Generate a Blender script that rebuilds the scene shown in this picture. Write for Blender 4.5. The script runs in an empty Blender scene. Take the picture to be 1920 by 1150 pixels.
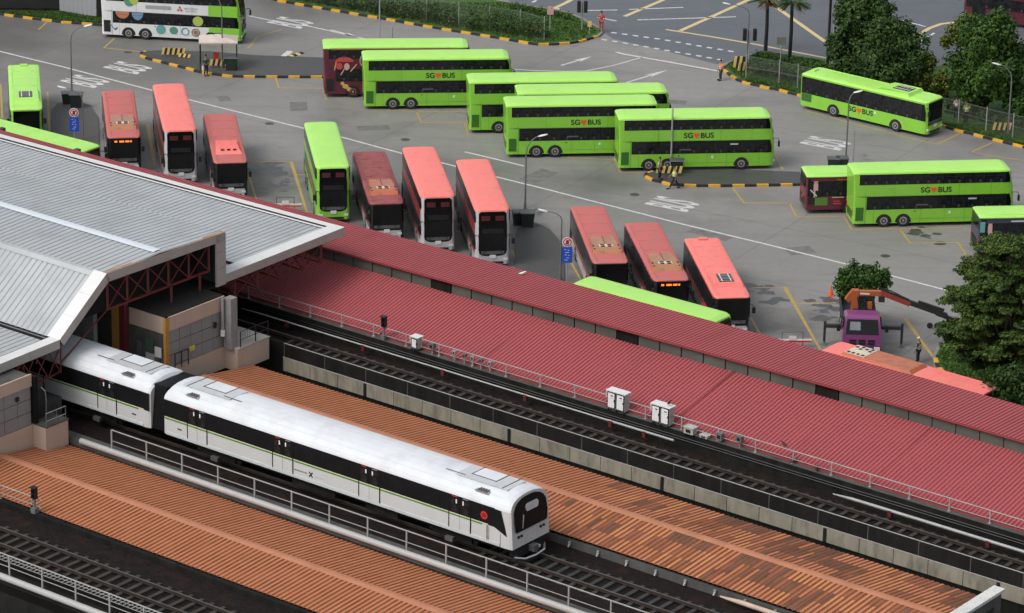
import bpy, bmesh, math, random
from math import sin, cos, pi, radians, sqrt, hypot
from mathutils import Vector, Matrix
R = random.Random(7)
S = bpy.context.scene
COL = S.collection

# ---------------------------------------------------------------- camera
FPX, PITCH, ROLL, CH = 6800.0, radians(20.48), radians(1.12), 87.0     # focal in px of a 1920 px wide frame
fw = Vector((0, cos(PITCH), -sin(PITCH))); rt = Vector((1, 0, 0)); upv = rt.cross(fw)
cr, sr = cos(ROLL), sin(ROLL)
cam = bpy.data.cameras.new('camera'); co = bpy.data.objects.new('camera', cam); COL.objects.link(co)
cam.sensor_width = 36; cam.lens = 36 * FPX / 1920; cam.clip_start = 1; cam.clip_end = 6000
X = rt * cr - (-upv) * sr; X = rt * cr + upv * sr * 1.0
Y = upv * cr - rt * sr
co.matrix_world = Matrix(((X.x, Y.x, -fw.x, 0), (X.y, Y.y, -fw.y, 0), (X.z, Y.z, -fw.z, CH), (0, 0, 0, 1)))
S.camera = co

# ---------------------------------------------------------------- sky, sun, exposure
W = bpy.data.worlds.new('World'); S.world = W; W.use_nodes = True
nt = W.node_tree; nt.nodes.clear()
sky = nt.nodes.new('ShaderNodeTexSky'); sky.sky_type = 'NISHITA'; sky.sun_disc = False
SUN_EL, SUN_AZ = radians(50), radians(238)      # azimuth clockwise from +Y
sky.sun_elevation = SUN_EL; sky.sun_rotation = SUN_AZ
sky.air_density = 1.0; sky.dust_density = 4.0; sky.ozone_density = 1.0
hs = nt.nodes.new('ShaderNodeHueSaturation'); hs.inputs['Saturation'].default_value = 0.30
bg = nt.nodes.new('ShaderNodeBackground'); bg.inputs['Strength'].default_value = 0.15
wo = nt.nodes.new('ShaderNodeOutputWorld')
nt.links.new(sky.outputs[0], hs.inputs['Color']); nt.links.new(hs.outputs[0], bg.inputs['Color']); nt.links.new(bg.outputs[0], wo.inputs[0])
sl = bpy.data.lights.new('sun', 'SUN'); sl.energy = 1.0; sl.angle = radians(25); sl.color = (1, .97, .93)
so = bpy.data.objects.new('sun', sl); COL.objects.link(so)
sd = Vector((sin(SUN_AZ) * cos(SUN_EL), cos(SUN_AZ) * cos(SUN_EL), sin(SUN_EL)))
so.rotation_euler = sd.to_track_quat('Z', 'Y').to_euler()
S.view_settings.view_transform = 'Standard'; S.view_settings.look = 'None'
S.view_settings.exposure = 0.10; S.view_settings.gamma = 1
S.render.engine = 'CYCLES'
S.cycles.max_bounces = 6

# ---------------------------------------------------------------- geometry helpers
def ray(u, v):
    du, dv = u - 960, v - 575
    a = cr * du + sr * dv; b = -sr * du + cr * dv
    return fw + rt * (a / FPX) - upv * (b / FPX)
def G(u, v, z=0.0):                       # the point at height z seen at pixel (u, v) of the 1920 px photo
    d = ray(u, v); t = (z - CH) / d.z
    return Vector((d.x * t, d.y * t, z))
def AY(u, v, Y_):                          # the point at depth Y seen at pixel (u, v)
    d = ray(u, v); t = Y_ / d.y
    return Vector((d.x * t, Y_, CH + d.z * t))
TA = radians(-37.5); D = Vector((cos(TA), sin(TA), 0)); N = Vector((-D.y, D.x, 0)); O = Vector((0, 185, 0))
def T(t, o, z): return O + D * t + N * o + Vector((0, 0, z))
def TO(u, v, z):
    q = G(u, v, z) - O; return q.dot(D), q.dot(N)

class MB:
    def __init__(s): s.v = []; s.f = []; s.m = []; s.ms = []; s.M = None
    def mi(s, m):
        if m not in s.ms: s.ms.append(m)
        return s.ms.index(m)
    def add(s, vs, fs, m):
        b = len(s.v)
        if s.M is not None: vs = [s.M @ Vector(p) for p in vs]
        s.v += [tuple(p) for p in vs]; i = s.mi(m)
        for f in fs: s.f.append([b + k for k in f]); s.m.append(i)
        return s
    def face(s, pts, m): return s.add(pts, [list(range(len(pts)))], m)
    def box(s, c, d, m, rz=0.0, tx=1.0, ty=1.0):     # centre, size, top taper
        cx, cy, cz = c; hx, hy, hz = d[0] / 2, d[1] / 2, d[2] / 2; k, q = cos(rz), sin(rz); vs = []
        for zz, ax, ay in ((-hz, 1, 1), (hz, tx, ty)):
            for x, y in ((-hx * ax, -hy * ay), (hx * ax, -hy * ay), (hx * ax, hy * ay), (-hx * ax, hy * ay)):
                vs.append((cx + x * k - y * q, cy + x * q + y * k, cz + zz))
        return s.add(vs, [(3, 2, 1, 0), (4, 5, 6, 7), (0, 1, 5, 4), (1, 2, 6, 5), (2, 3, 7, 6), (3, 0, 4, 7)], m)
    def tube(s, p, q, r, m, n=8, r2=None, cap=True):
        p, q = Vector(p), Vector(q); a = (q - p).normalized(); r2 = r if r2 is None else r2
        u = a.cross(Vector((0, 0, 1))) if abs(a.z) < .95 else a.cross(Vector((1, 0, 0))); u.normalize(); w = a.cross(u)
        vs = []
        for c, rr in ((p, r), (q, r2)):
            for i in range(n):
                g = 2 * pi * i / n; vs.append(c + u * cos(g) * rr + w * sin(g) * rr)
        fs = [(i, (i + 1) % n, n + (i + 1) % n, n + i) for i in range(n)]
        if cap: fs += [list(range(n))[::-1], list(range(n, 2 * n))]
        return s.add(vs, fs, m)
    def path(s, pts, r, m, n=6, r2=None):
        k = len(pts) - 1; r2 = r if r2 is None else r2
        for i in range(k): s.tube(pts[i], pts[i + 1], r + (r2 - r) * i / k, m, n, r + (r2 - r) * (i + 1) / k)
        return s
    def prism(s, poly, z0, z1, m, side=None, bottom=False):
        n = len(poly); side = side or m
        ar = sum(poly[i][0] * poly[(i + 1) % n][1] - poly[(i + 1) % n][0] * poly[i][1] for i in range(n))
        if ar < 0: poly = poly[::-1]
        s.add([(p[0], p[1], z1) for p in poly], [list(range(n))], m)
        for i in range(n):
            a, b = poly[i], poly[(i + 1) % n]
            s.add([(a[0], a[1], z0), (b[0], b[1], z0), (b[0], b[1], z1), (a[0], a[1], z1)], [(0, 1, 2, 3)], side)
        if bottom: s.add([(p[0], p[1], z0) for p in poly], [list(range(n))[::-1]], m)
        return s
    def beam(s, p, q, w, h, m):              # rectangular bar from p to q, w wide, h high
        p, q = Vector(p), Vector(q); a = (q - p).normalized()
        u = a.cross(Vector((0, 0, 1))) if abs(a.z) < .98 else Vector((1, 0, 0)); u.normalize(); k = u.cross(a)
        vs = [c + u * (i * w / 2) + k * (j * h / 2) for c in (p, q) for i, j in ((-1, -1), (1, -1), (1, 1), (-1, 1))]
        return s.add(vs, [(3, 2, 1, 0), (4, 5, 6, 7), (0, 1, 5, 4), (1, 2, 6, 5), (2, 3, 7, 6), (3, 0, 4, 7)], m)
    def loft(s, rings, m, cap=True, closed=True):
        n = len(rings[0]); vs = [p for r in rings for p in r]; fs = []
        for j in range(len(rings) - 1):
            for i in range(n if closed else n - 1):
                fs.append((j * n + i, j * n + (i + 1) % n, (j + 1) * n + (i + 1) % n, (j + 1) * n + i))
        if cap: fs += [list(range(n))[::-1], [(len(rings) - 1) * n + i for i in range(n)]]
        return s.add(vs, fs, m)
    def sweep(s, prof, t0, t1, m, steps=1):   # prof: (off, z) polyline swept along the track direction
        for j in range(steps):
            a, b = t0 + (t1 - t0) * j / steps, t0 + (t1 - t0) * (j + 1) / steps
            for i in range(len(prof) - 1):
                p, q = prof[i], prof[i + 1]
                s.face([T(a, *p), T(b, *p), T(b, *q), T(a, *q)], m)
        return s
    def tbox(s, t0, t1, o0, o1, z0, z1, m):   # box in the track frame
        vs = [T(t, o, z) for z in (z0, z1) for t, o in ((t0, o0), (t1, o0), (t1, o1), (t0, o1))]
        return s.add(vs, [(3, 2, 1, 0), (4, 5, 6, 7), (0, 1, 5, 4), (1, 2, 6, 5), (2, 3, 7, 6), (3, 0, 4, 7)], m)
    def mesh(s, name, smooth=0):
        me = bpy.data.meshes.new(name); me.from_pydata(s.v, [], s.f)
        for m in s.ms: me.materials.append(m)
        me.polygons.foreach_set('material_index', s.m)
        if smooth:
            me.polygons.foreach_set('use_smooth', [True] * len(me.polygons))
            try: me.set_sharp_from_angle(angle=radians(smooth))
            except Exception: pass
        me.update(); return me
    def obj(s, name, parent=None, smooth=0, loc=None):
        me = s.mesh(name, smooth)
        if loc is not None:
            me.transform(Matrix.Translation(-Vector(loc)))
        o = bpy.data.objects.new(name, me); COL.objects.link(o)
        if loc is not None: o.location = loc
        if parent is not None: o.parent = parent
        return o
def tag(o, label, cat, group=None):
    o['label'] = label; o['category'] = cat
    if group: o['group'] = group
    return o
def struct(o, kind='structure'): o['kind'] = kind; return o
def thing(name, label, cat, loc=(0, 0, 0), rz=0.0, group=None):
    o = bpy.data.objects.new(name, None); COL.objects.link(o); o.location = loc; o.rotation_euler = (0, 0, rz)
    o.empty_display_size = .3
    return tag(o, label, cat, group)
CACHE = {}
def part(name, key, fn, parent, smooth=0, loc=None, rz=0.0):   # fn(MB) fills the mesh; equal keys share one mesh
    if key is None or key not in CACHE:
        b = MB(); fn(b); me = b.mesh(name, smooth)
        if key is not None: CACHE[key] = me
    else: me = CACHE[key]
    o = bpy.data.objects.new(name, me); COL.objects.link(o); o.parent = parent
    if loc is not None: o.location = loc
    if rz: o.rotation_euler = (0, 0, rz)
    return o
def copy_tree(o, parent=None):
    c = o.copy(); COL.objects.link(c); c.parent = parent
    for ch in o.children: copy_tree(ch, c)
    return c

# ---------------------------------------------------------------- materials
MC = {}
def mat(name, col, rough=.6, var=.12, scale=1.2, metal=0.0, spec=.5, bump=0.0, bscale=20, obj=False, dirt=None, dirtlo=.55, dirthi=.75, dscale=.5, stretch=None, emit=0, coat=0, rvar=.1, rot=None):
    if name in MC: return MC[name]
    m = bpy.data.materials.new(name); m.use_nodes = True; n = m.node_tree; b = n.nodes['Principled BSDF']
    L = n.links.new
    tc = n.nodes.new('ShaderNodeTexCoord'); geo = n.nodes.new('ShaderNodeNewGeometry')
    src = tc.outputs['Object'] if obj else geo.outputs['Position']
    if rot is not None:
        mr = n.nodes.new('ShaderNodeMapping'); mr.vector_type = 'POINT'; mr.inputs['Rotation'].default_value = (0, 0, -rot); L(src, mr.inputs['Vector']); src = mr.outputs[0]
    if stretch:
        mp = n.nodes.new('ShaderNodeMapping'); mp.vector_type = 'POINT'; mp.inputs['Scale'].default_value = stretch; L(src, mp.inputs['Vector']); src = mp.outputs[0]
    nz = n.nodes.new('ShaderNodeTexNoise'); nz.inputs['Scale'].default_value = scale; nz.inputs['Detail'].default_value = 6; nz.inputs['Roughness'].default_value = .6; L(src, nz.inputs['Vector'])
    mx = n.nodes.new('ShaderNodeMix'); mx.data_type = 'RGBA'
    c1 = [min(1, c * (1 + var)) for c in col]; c0 = [c * (1 - var) for c in col]
    mx.inputs[6].default_value = (*c0, 1); mx.inputs[7].default_value = (*c1, 1)
    rp = n.nodes.new('ShaderNodeMapRange'); rp.inputs[1].default_value = .3; rp.inputs[2].default_value = .7; L(nz.outputs[0], rp.inputs[0]); L(rp.outputs[0], mx.inputs[0])
    out = mx.outputs[2]
    if dirt:
        nz2 = n.nodes.new('ShaderNodeTexNoise'); nz2.inputs['Scale'].default_value = dscale; nz2.inputs['Detail'].default_value = 8; nz2.inputs['Roughness'].default_value = .65; L(src, nz2.inputs['Vector'])
        r2 = n.nodes.new('ShaderNodeMapRange'); r2.inputs[1].default_value = dirtlo; r2.inputs[2].default_value = dirthi; L(nz2.outputs[0], r2.inputs[0])
        m2 = n.nodes.new('ShaderNodeMix'); m2.data_type = 'RGBA'; m2.inputs[7].default_value = (*dirt, 1); L(r2.outputs[0], m2.inputs[0]); L(out, m2.inputs[6]); out = m2.outputs[2]
    L(out, b.inputs['Base Color'])
    rr = n.nodes.new('ShaderNodeMapRange'); rr.inputs[3].default_value = max(.02, rough - rvar); rr.inputs[4].default_value = min(1, rough + rvar); L(nz.outputs[0], rr.inputs[0]); L(rr.outputs[0], b.inputs['Roughness'])
    b.inputs['Metallic'].default_value = metal; b.inputs['Specular IOR Level'].default_value = spec
    if coat: b.inputs['Coat Weight'].default_value = coat; b.inputs['Coat Roughness'].default_value = .1
    if bump:
        nb = n.nodes.new('ShaderNodeTexNoise'); nb.inputs['Scale'].default_value = bscale; nb.inputs['Detail'].default_value = 3; L(src, nb.inputs['Vector'])
        bp = n.nodes.new('ShaderNodeBump'); bp.inputs['Strength'].default_value = bump; bp.inputs['Distance'].default_value = .03; L(nb.outputs[0], bp.inputs['Height']); L(bp.outputs[0], b.inputs['Normal'])
    if emit:
        b.inputs['Emission Color'].default_value = (*col, 1); b.inputs['Emission Strength'].default_value = emit
    MC[name] = m; return m
def paint(name, col, **k):
    k.setdefault('rough', .38); k.setdefault('var', .05); k.setdefault('scale', .8); k.setdefault('obj', True); k.setdefault('spec', .4)
    k.setdefault('dirt', tuple(c * .72 + .02 for c in col)); k.setdefault('dirtlo', .52); k.setdefault('dirthi', .8); k.setdefault('dscale', 1.6); k.setdefault('coat', .6)
    return mat(name, col, **k)
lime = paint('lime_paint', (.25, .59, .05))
limeroof = paint('skylit_lime_roof', (.42, .80, .145), rough=.45, coat=.3, dirt=(.36, .70, .16))  # lime paint again, with top light and sky sheen put into the colour
lime_dk = paint('dark_lime_panel', (.03, .14, .01), rough=.7)
salmon = paint('salmon_roof_paint', (.88, .235, .205), rough=.55, coat=0, spec=.3)
redroof = paint('faded_red_roof_paint', (.55, .15, .14), rough=.6, coat=0, spec=.2, dirt=(.42, .17, .15), dirtlo=.45, dirthi=.7)
darkredroof = paint('dull_red_roof_paint', (.34, .10, .10), rough=.6, coat=0, spec=.2, dirt=(.20, .07, .07), dirtlo=.45, dirthi=.7)
brightred = paint('bright_red_paint', (.72, .07, .045))
podbrown = paint('rusty_orange_pod_paint', (.46, .20, .09), rough=.6, dirt=(.30, .15, .08), dirtlo=.42, dirthi=.65)
podorange = paint('orange_pod_paint', (.52, .15, .06), rough=.6, dirt=(.34, .12, .06), dirtlo=.42, dirthi=.65)
maroon = paint('maroon_paint', (.105, .012, .028))
busred = paint('bus_side_red', (.36, .05, .045))
white = paint('white_paint', (.74, .75, .74))
offwhite = paint('grey_white_paint', (.50, .51, .52))
purple = paint('purple_paint', (.20, .035, .17))
navy = paint('navy_paint', (.035, .04, .075))
black = mat('black_trim', (.012, .012, .013), rough=.5, var=.2, obj=True)
glass = mat('dark_glass', (.006, .006, .007), rough=.12, var=.5, scale=.6, obj=True, spec=.35, rvar=.05)
glass2 = mat('tinted_pane', (.014, .015, .017), rough=.12, var=.8, scale=2.5, obj=True, spec=.3, rvar=.04)
rubber = mat('tyre_rubber', (.018, .018, .018), rough=.85)
rimm = mat('wheel_rim', (.30, .30, .31), rough=.45, var=.3, obj=True)
rimred = mat('red_wheel_rim', (.25, .06, .05), rough=.5, var=.3, obj=True)
lampglass = mat('headlamp_glass', (.7, .72, .74), rough=.15, obj=True)
tail = mat('tail_lamp', (.5, .02, .02), rough=.2, obj=True)
amber = mat('amber_led', (1.0, .22, .03), rough=.5, var=0, emit=1.2)
platew = mat('number_plate_white', (.75, .75, .72), rough=.4, obj=True)
seatred = mat('seat_red', (.10, .014, .014), rough=.8, obj=True)
dashg = mat('dashboard_grey', (.10, .10, .11), rough=.7, obj=True)
chrome = mat('bright_metal', (.6, .6, .6), rough=.3, metal=.8, obj=True)
ventw = mat('cream_vent', (.66, .56, .44), rough=.6, obj=True)
inkblack = mat('ink_black', (.012, .012, .012), rough=.5, var=0)
heart = mat('heart_orange_red', (.85, .10, .02), rough=.5, var=0)

concrete = mat('concrete', (.26, .255, .24), rough=.75, var=.18, scale=.7, dirt=(.15, .145, .13), dscale=.6, bump=.15)
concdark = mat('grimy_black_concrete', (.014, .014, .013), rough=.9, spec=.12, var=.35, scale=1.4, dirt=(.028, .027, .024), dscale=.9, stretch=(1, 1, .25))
concmid = mat('stained_grey_concrete', (.075, .075, .07), rough=.8, var=.3, scale=1.0, dirt=(.04, .04, .035), dscale=.7)
concpale = mat('pale_concrete', (.42, .41, .38), rough=.7, var=.15, scale=1.5, dirt=(.25, .24, .21), dscale=.8)
creamp = mat('stained_cream_panel', (.27, .245, .19), rough=.75, var=.2, scale=1.2, dirt=(.12, .11, .085), dirtlo=.48, dscale=1.8, stretch=(1, 1, .3))
creampink = mat('cream_pink_wall', (.52, .40, .32), rough=.75, var=.06, scale=.8, dirt=(.33, .22, .16), dirtlo=.6, dirthi=.82, dscale=2.2, stretch=(1, 1, .12))
greypanel = mat('grey_wall_panel', (.25, .255, .255), rough=.6, var=.08, scale=.8)
greysteel = mat('galvanised_steel', (.32, .33, .33), rough=.5, var=.15, metal=.3)
railgrey = mat('pale_rail_paint', (.30, .30, .29), rough=.5, var=.1)
pipem = mat('pale_pipe', (.38, .38, .37), rough=.45, var=.08, scale=2, dirt=(.36, .35, .33), dscale=2)
railsteel = mat('rail_steel', (.16, .15, .14), rough=.4, var=.2, metal=.6)
railrust = mat('rusty_rail_side', (.030, .018, .013), rough=.8, var=.3)
sleeperm = mat('sleeper_concrete', (.055, .050, .043), rough=.85, spec=.15, var=.25, scale=2)
sleeperd = mat('dark_sleeper', (.034, .034, .034), rough=.85, var=.3, scale=2)
ballast = mat('dark_track_bed', (.016, .013, .012), rough=.95, spec=.08, var=.4, scale=5, dirt=(.030, .018, .014), dirtlo=.5, dirthi=.7, dscale=1.3, bump=.6, bscale=14)
truss = mat('oxide_red_steel', (.15, .026, .024), rough=.55, var=.15)
orangecol = mat('ochre_column', (.48, .25, .05), rough=.55, var=.1)
silver = mat('silver_roof_sheet', (.42, .445, .455), rough=.42, var=.05, scale=.25, dirt=(.33, .35, .36), dirtlo=.45, dirthi=.7, dscale=.35)
silverv = mat('silver_roof_valley', (.31, .33, .34), rough=.5, var=.1, scale=.4)
silverlt = mat('white_blue_ridge_cap', (.66, .72, .78), rough=.45, var=.04)
fasciaw = mat('white_fascia_cap', (.68, .685, .68), rough=.5, var=.04, scale=.5, dirt=(.62, .60, .57), dscale=.6)
fasciag = mat('grey_beige_fascia', (.40, .38, .35), rough=.55, var=.06)
rustcap = mat('weathered_brown_cap', (.33, .20, .13), rough=.7, var=.3, scale=1.5)
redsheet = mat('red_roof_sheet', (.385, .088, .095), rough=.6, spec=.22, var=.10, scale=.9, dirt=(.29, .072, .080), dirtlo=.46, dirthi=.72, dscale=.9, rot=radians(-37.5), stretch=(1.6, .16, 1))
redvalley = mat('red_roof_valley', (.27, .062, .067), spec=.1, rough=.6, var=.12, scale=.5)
redtrim = mat('red_roof_trim', (.34, .05, .05), rough=.5, var=.1)
orsheets = [mat('terracotta_sheet_a', (.46, .18, .085), rough=.7, spec=.12, var=.14, scale=1.0, dirt=(.34, .13, .07), dirtlo=.5, dirthi=.75, dscale=1.0, rot=radians(-37.5), stretch=(1.8, .22, 1)), mat('terracotta_sheet_b', (.33, .13, .07), rough=.75, spec=.12, var=.18, scale=1.0, dirt=(.16, .07, .045), dirtlo=.45, dirthi=.7, dscale=1.0, rot=radians(-37.5), stretch=(1.8, .22, 1)),
            mat('terracotta_sheet_c', (.55, .24, .10), rough=.7, spec=.12, var=.14, scale=1.0, dirt=(.34, .12, .055), dirtlo=.5, dirthi=.75, dscale=1.0, rot=radians(-37.5), stretch=(1.8, .22, 1)), mat('weathered_grey_sheet', (.15, .088, .062), rough=.8, spec=.12, var=.3, scale=1.2, dirt=(.085, .06, .05), dirtlo=.45, dirthi=.7, dscale=1.1, rot=radians(-37.5), stretch=(1.8, .22, 1)), mat('terracotta_sheet_d', (.48, .195, .10), rough=.7, spec=.12, var=.12, scale=1.0, dirt=(.36, .14, .075), dirtlo=.5, dirthi=.75, dscale=1.0, rot=radians(-37.5), stretch=(1.8, .22, 1))]
orvalley = mat('terracotta_valley', (.25, .095, .05), spec=.1, rough=.8, var=.25, scale=1)
orridge = mat('terracotta_ridge_cap', (.42, .185, .11), rough=.7, spec=.12, var=.1, scale=1.2)
yellowm = mat('kerb_yellow', (.68, .37, .035), rough=.6, var=.1, scale=2)
kerbblack = mat('kerb_black', (.022, .022, .022), rough=.7, var=.25)
kerbgrey = mat('kerb_grey', (.24, .23, .21), rough=.75, var=.2)
galv = mat('lamp_pole_grey', (.16, .17, .17), rough=.5, var=.12, metal=.2)
galvlt = mat('lamp_pole_light', (.34, .35, .35), rough=.5, var=.12, metal=.2)
lampw = mat('lamp_head_white', (.72, .73, .74), rough=.4, var=.03)
bark = mat('tree_bark', (.075, .055, .04), rough=.9, var=.3, scale=4)
stripey = mat('barrier_yellow', (.72, .52, .16), rough=.5, var=.08)
hiviz = mat('hi_vis_yellow', (.55, .72, .12), rough=.8, var=.08)
hivizo = mat('hi_vis_orange', (.85, .22, .04), rough=.8, var=.08)
dkcloth = mat('dark_cloth', (.02, .02, .028), rough=.9)
skin = mat('skin', (.30, .17, .11), rough=.6, var=.05)
blueSign = mat('sign_blue', (.02, .09, .55), rough=.4, var=.03)
signred = mat('sign_red', (.62, .03, .03), rough=.4, var=.03)
signwhite = mat('sign_white', (.76, .76, .75), rough=.4, var=.03)
# ---------------------------------------------------------------- ground materials
def ground_mat(name, base, alt, wet, crack, rough0, joints):
    m = bpy.data.materials.new(name); m.use_nodes = True; n = m.node_tree; b = n.nodes['Principled BSDF']; L = n.links.new
    geo = n.nodes.new('ShaderNodeNewGeometry'); P = geo.outputs['Position']
    def noise(s, d=6, r=.6, vec=P):
        z = n.nodes.new('ShaderNodeTexNoise'); z.inputs['Scale'].default_value = s; z.inputs['Detail'].default_value = d; z.inputs['Roughness'].default_value = r; L(vec, z.inputs['Vector']); return z.outputs[0]
    def rng(x, a, c, lo=0., hi=1.):
        z = n.nodes.new('ShaderNodeMapRange'); z.inputs[1].default_value = a; z.inputs[2].default_value = c; z.inputs[3].default_value = lo; z.inputs[4].default_value = hi; L(x, z.inputs[0]); return z.outputs[0]
    def mix(f, a, c):
        z = n.nodes.new('ShaderNodeMix'); z.data_type = 'RGBA'
        L(f, z.inputs[0])
        for i, q in ((6, a), (7, c)):
            if isinstance(q, tuple): z.inputs[i].default_value = (*q, 1)
            else: L(q, z.inputs[i])
        return z.outputs[2]
    c = mix(rng(noise(.05), .35, .65), base, alt)
    c = mix(rng(noise(1.3, 8, .7), .3, .8, 0, .45), c, tuple(q * .72 for q in base))
    # streaky wear along the driving direction
    mp = n.nodes.new('ShaderNodeMapping'); mp.vector_type = 'POINT'; mp.inputs['Rotation'].default_value = (0, 0, radians(12)); mp.inputs['Scale'].default_value = (.12, 1.1, 1); L(P, mp.inputs['Vector'])
    c = mix(rng(noise(.8, 6, .6, mp.outputs[0]), .52, .74, 0, .42), c, tuple(q * .62 for q in base))
    w = rng(noise(.06, 7, .62), .50, .70, 0, .85)
    c = mix(w, c, wet)
    st = rng(noise(.32, 6, .7), .63, .74, 0, .75)
    c = mix(st, c, tuple(q * .38 for q in base))
    if joints:
        # stained and damp bays: a band along the front row and the low upper-left corner
        mp = n.nodes.new('ShaderNodeMapping'); mp.inputs['Rotation'].default_value = (0, 0, -radians(53.1)); L(P, mp.inputs['Vector'])
        sx = n.nodes.new('ShaderNodeSeparateXYZ'); L(mp.outputs[0], sx.inputs[0])
        sb = n.nodes.new('ShaderNodeMath'); sb.operation = 'SUBTRACT'; sb.inputs[1].default_value = 192.0; L(sx.outputs[0], sb.inputs[0])
        ab = n.nodes.new('ShaderNodeMath'); ab.operation = 'ABSOLUTE'; L(sb.outputs[0], ab.inputs[0])
        band = rng(ab.outputs[0], 5.0, 12.0, 1, 0)
        m1 = n.nodes.new('ShaderNodeMath'); m1.operation = 'MULTIPLY'; L(band, m1.inputs[0]); L(rng(noise(.22, 7, .65), .36, .62, .15, .85), m1.inputs[1])
        c = mix(m1.outputs[0], c, tuple(q * .45 for q in base))
        s2 = n.nodes.new('ShaderNodeSeparateXYZ'); L(P, s2.inputs[0])
        l2 = rng(s2.outputs[0], -12, -34, 0, 1); l3 = rng(s2.outputs[1], 276, 292, 0, 1)
        m2 = n.nodes.new('ShaderNodeMath'); m2.operation = 'MULTIPLY'; L(l2, m2.inputs[0]); L(l3, m2.inputs[1])
        m3 = n.nodes.new('ShaderNodeMath'); m3.operation = 'MULTIPLY'; L(m2.outputs[0], m3.inputs[0]); L(rng(noise(.15, 6, .6), .3, .6, .35, .8), m3.inputs[1])
        c = mix(m3.outputs[0], c, tuple(q * .50 for q in base))
        for rot in (radians(-30), radians(60)):
            mp = n.nodes.new('ShaderNodeMapping'); mp.inputs['Rotation'].default_value = (0, 0, -rot); L(P, mp.inputs['Vector'])
            sx = n.nodes.new('ShaderNodeSeparateXYZ'); L(mp.outputs[0], sx.inputs[0])
            mo = n.nodes.new('ShaderNodeMath'); mo.operation = 'PINGPONG'; mo.inputs[1].default_value = 5.4 if rot > 0 else 9.0; L(sx.outputs[0], mo.inputs[0])
            c = mix(rng(mo.outputs[0], 0.0, .075, .55, 0), c, tuple(q * .35 for q in base))
    L(c, b.inputs['Base Color'])
    r1 = n.nodes.new('ShaderNodeMath'); r1.operation = 'SUBTRACT'; r1.inputs[0].default_value = rough0
    rw = n.nodes.new('ShaderNodeMath'); rw.operation = 'MULTIPLY'; rw.inputs[1].default_value = .30; L(w, rw.inputs[0]); L(rw.outputs[0], r1.inputs[1]); L(r1.outputs[0], b.inputs['Roughness'])
    bp = n.nodes.new('ShaderNodeBump'); bp.inputs['Strength'].default_value = .25; bp.inputs['Distance'].default_value = .01; L(noise(9), bp.inputs['Height']); L(bp.outputs[0], b.inputs['Normal'])
    return m
slabm = ground_mat('yard_concrete', (.235, .229, .215), (.288, .281, .267), (.125, .123, .121), None, .58, True)
asph = ground_mat('road_asphalt', (.105, .115, .132), (.135, .147, .165), (.075, .083, .098), None, .55, False)
islm = ground_mat('island_asphalt', (.070, .070, .070), (.090, .090, .088), (.045, .045, .047), None, .6, False)
grassg = mat('grass_ground', (.050, .115, .018), rough=.95, var=.4, scale=3, dirt=(.06, .055, .03), dscale=1.5, bump=1, bscale=30)
linew = mat('line_white', (.60, .60, .59), rough=.6, var=.12, scale=3, dirt=(.36, .36, .35), dirtlo=.5, dirthi=.72, dscale=4)
liney = mat('line_yellow', (.50, .34, .08), rough=.6, var=.12, scale=3, dirt=(.30, .22, .10), dirtlo=.42, dirthi=.7, dscale=3)
lineyp = mat('line_pale_yellow', (.62, .50, .25), rough=.6, var=.1, scale=3, dirt=(.4, .34, .2), dscale=3)
oilm = mat('oil_stain', (.07, .07, .075), rough=.35, var=.4, scale=1.5)

b = MB(); b.face([(-1500, -300, 0), (1500, -300, 0), (1500, 4000, 0), (-1500, 4000, 0)], slabm)
struct(b.obj('ground'))
# the road beyond the yard (4 mm above the yard slab)
def gp(pts, z): return [tuple(G(u, v, z)) for u, v in pts]
edge = [(900, -30), (960, 5), (1060, 24), (1096, 38), (1123, 54), (1133, 62), (1150, 73), (1240, 94), (1345, 121), (1372, 116), (1400, 106), (1430, 97), (1545, 113), (1600, 125), (1700, 130), (1750, 128), (1800, 112), (1990, 100)]
pe = [G(u, v, .004) for u, v in edge]
b = MB(); b.face([tuple(p) for p in pe] + [(900, 420, .004), (900, 1600, .004), (-500, 1600, .004), (-60, 420, .004)], asph)
bm = bmesh.new(); me = b.mesh('road'); bm.from_mesh(me); bmesh.ops.triangulate(bm, faces=bm.faces); bm.to_mesh(me); bm.free()
o = bpy.data.objects.new('road', me); COL.objects.link(o); struct(o)

# ---- painted lines
LINES = []
def line(pts, w, m, z=.008, dash=None, name='road_marking'):
    P = [G(u, v, z) for u, v in pts]
    b = MB()
    # total polyline, optionally dashed
    if dash:
        seg = []; acc = 0; on = True; cur = [P[0]]
        for i in range(len(P) - 1):
            a, c = P[i], P[i + 1]; Ls = (c - a).length; d = 0
            while d < Ls:
                need = (dash[0] if on else dash[1]) - acc
                if d + need <= Ls:
                    d += need; q = a.lerp(c, d / Ls)
                    if on: seg.append(cur + [q])
                    cur = [q]; on = not on; acc = 0
                else: acc += Ls - d; d = Ls
            if on: cur.append(c)
    else: seg = [P]
    for s in seg:
        Lf, Rt = [], []
        for i, p in enumerate(s):
            a = s[max(0, i - 1)]; c = s[min(len(s) - 1, i + 1)]
            d = (c - a); d.z = 0
            if d.length < 1e-6: continue
            d.normalize(); nn = Vector((-d.y, d.x, 0)) * (w / 2)
            # mitre
            if 0 < i < len(s) - 1:
                d1 = (p - a).normalized(); k = max(.5, abs(d.dot(d1))); nn = nn / k
            Lf.append(p + nn); Rt.append(p - nn)
        for i in range(len(Lf) - 1): b.face([Rt[i], Rt[i + 1], Lf[i + 1], Lf[i]], m)
    struct(b.obj(name)); return
wl = [(-20, 90), (0, 96.7), (120, 126), (286.7, 170), (353, 187), (566.7, 240), (643, 258), (750, 287), (833, 306.7), (930, 331.7), (1030, 356.5), (1133, 383), (1280, 420.5), (1440, 459), (1597, 498), (1743, 536), (1800, 551), (1900, 580)]
line(wl, .22, linew, name='lane_line')
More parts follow.
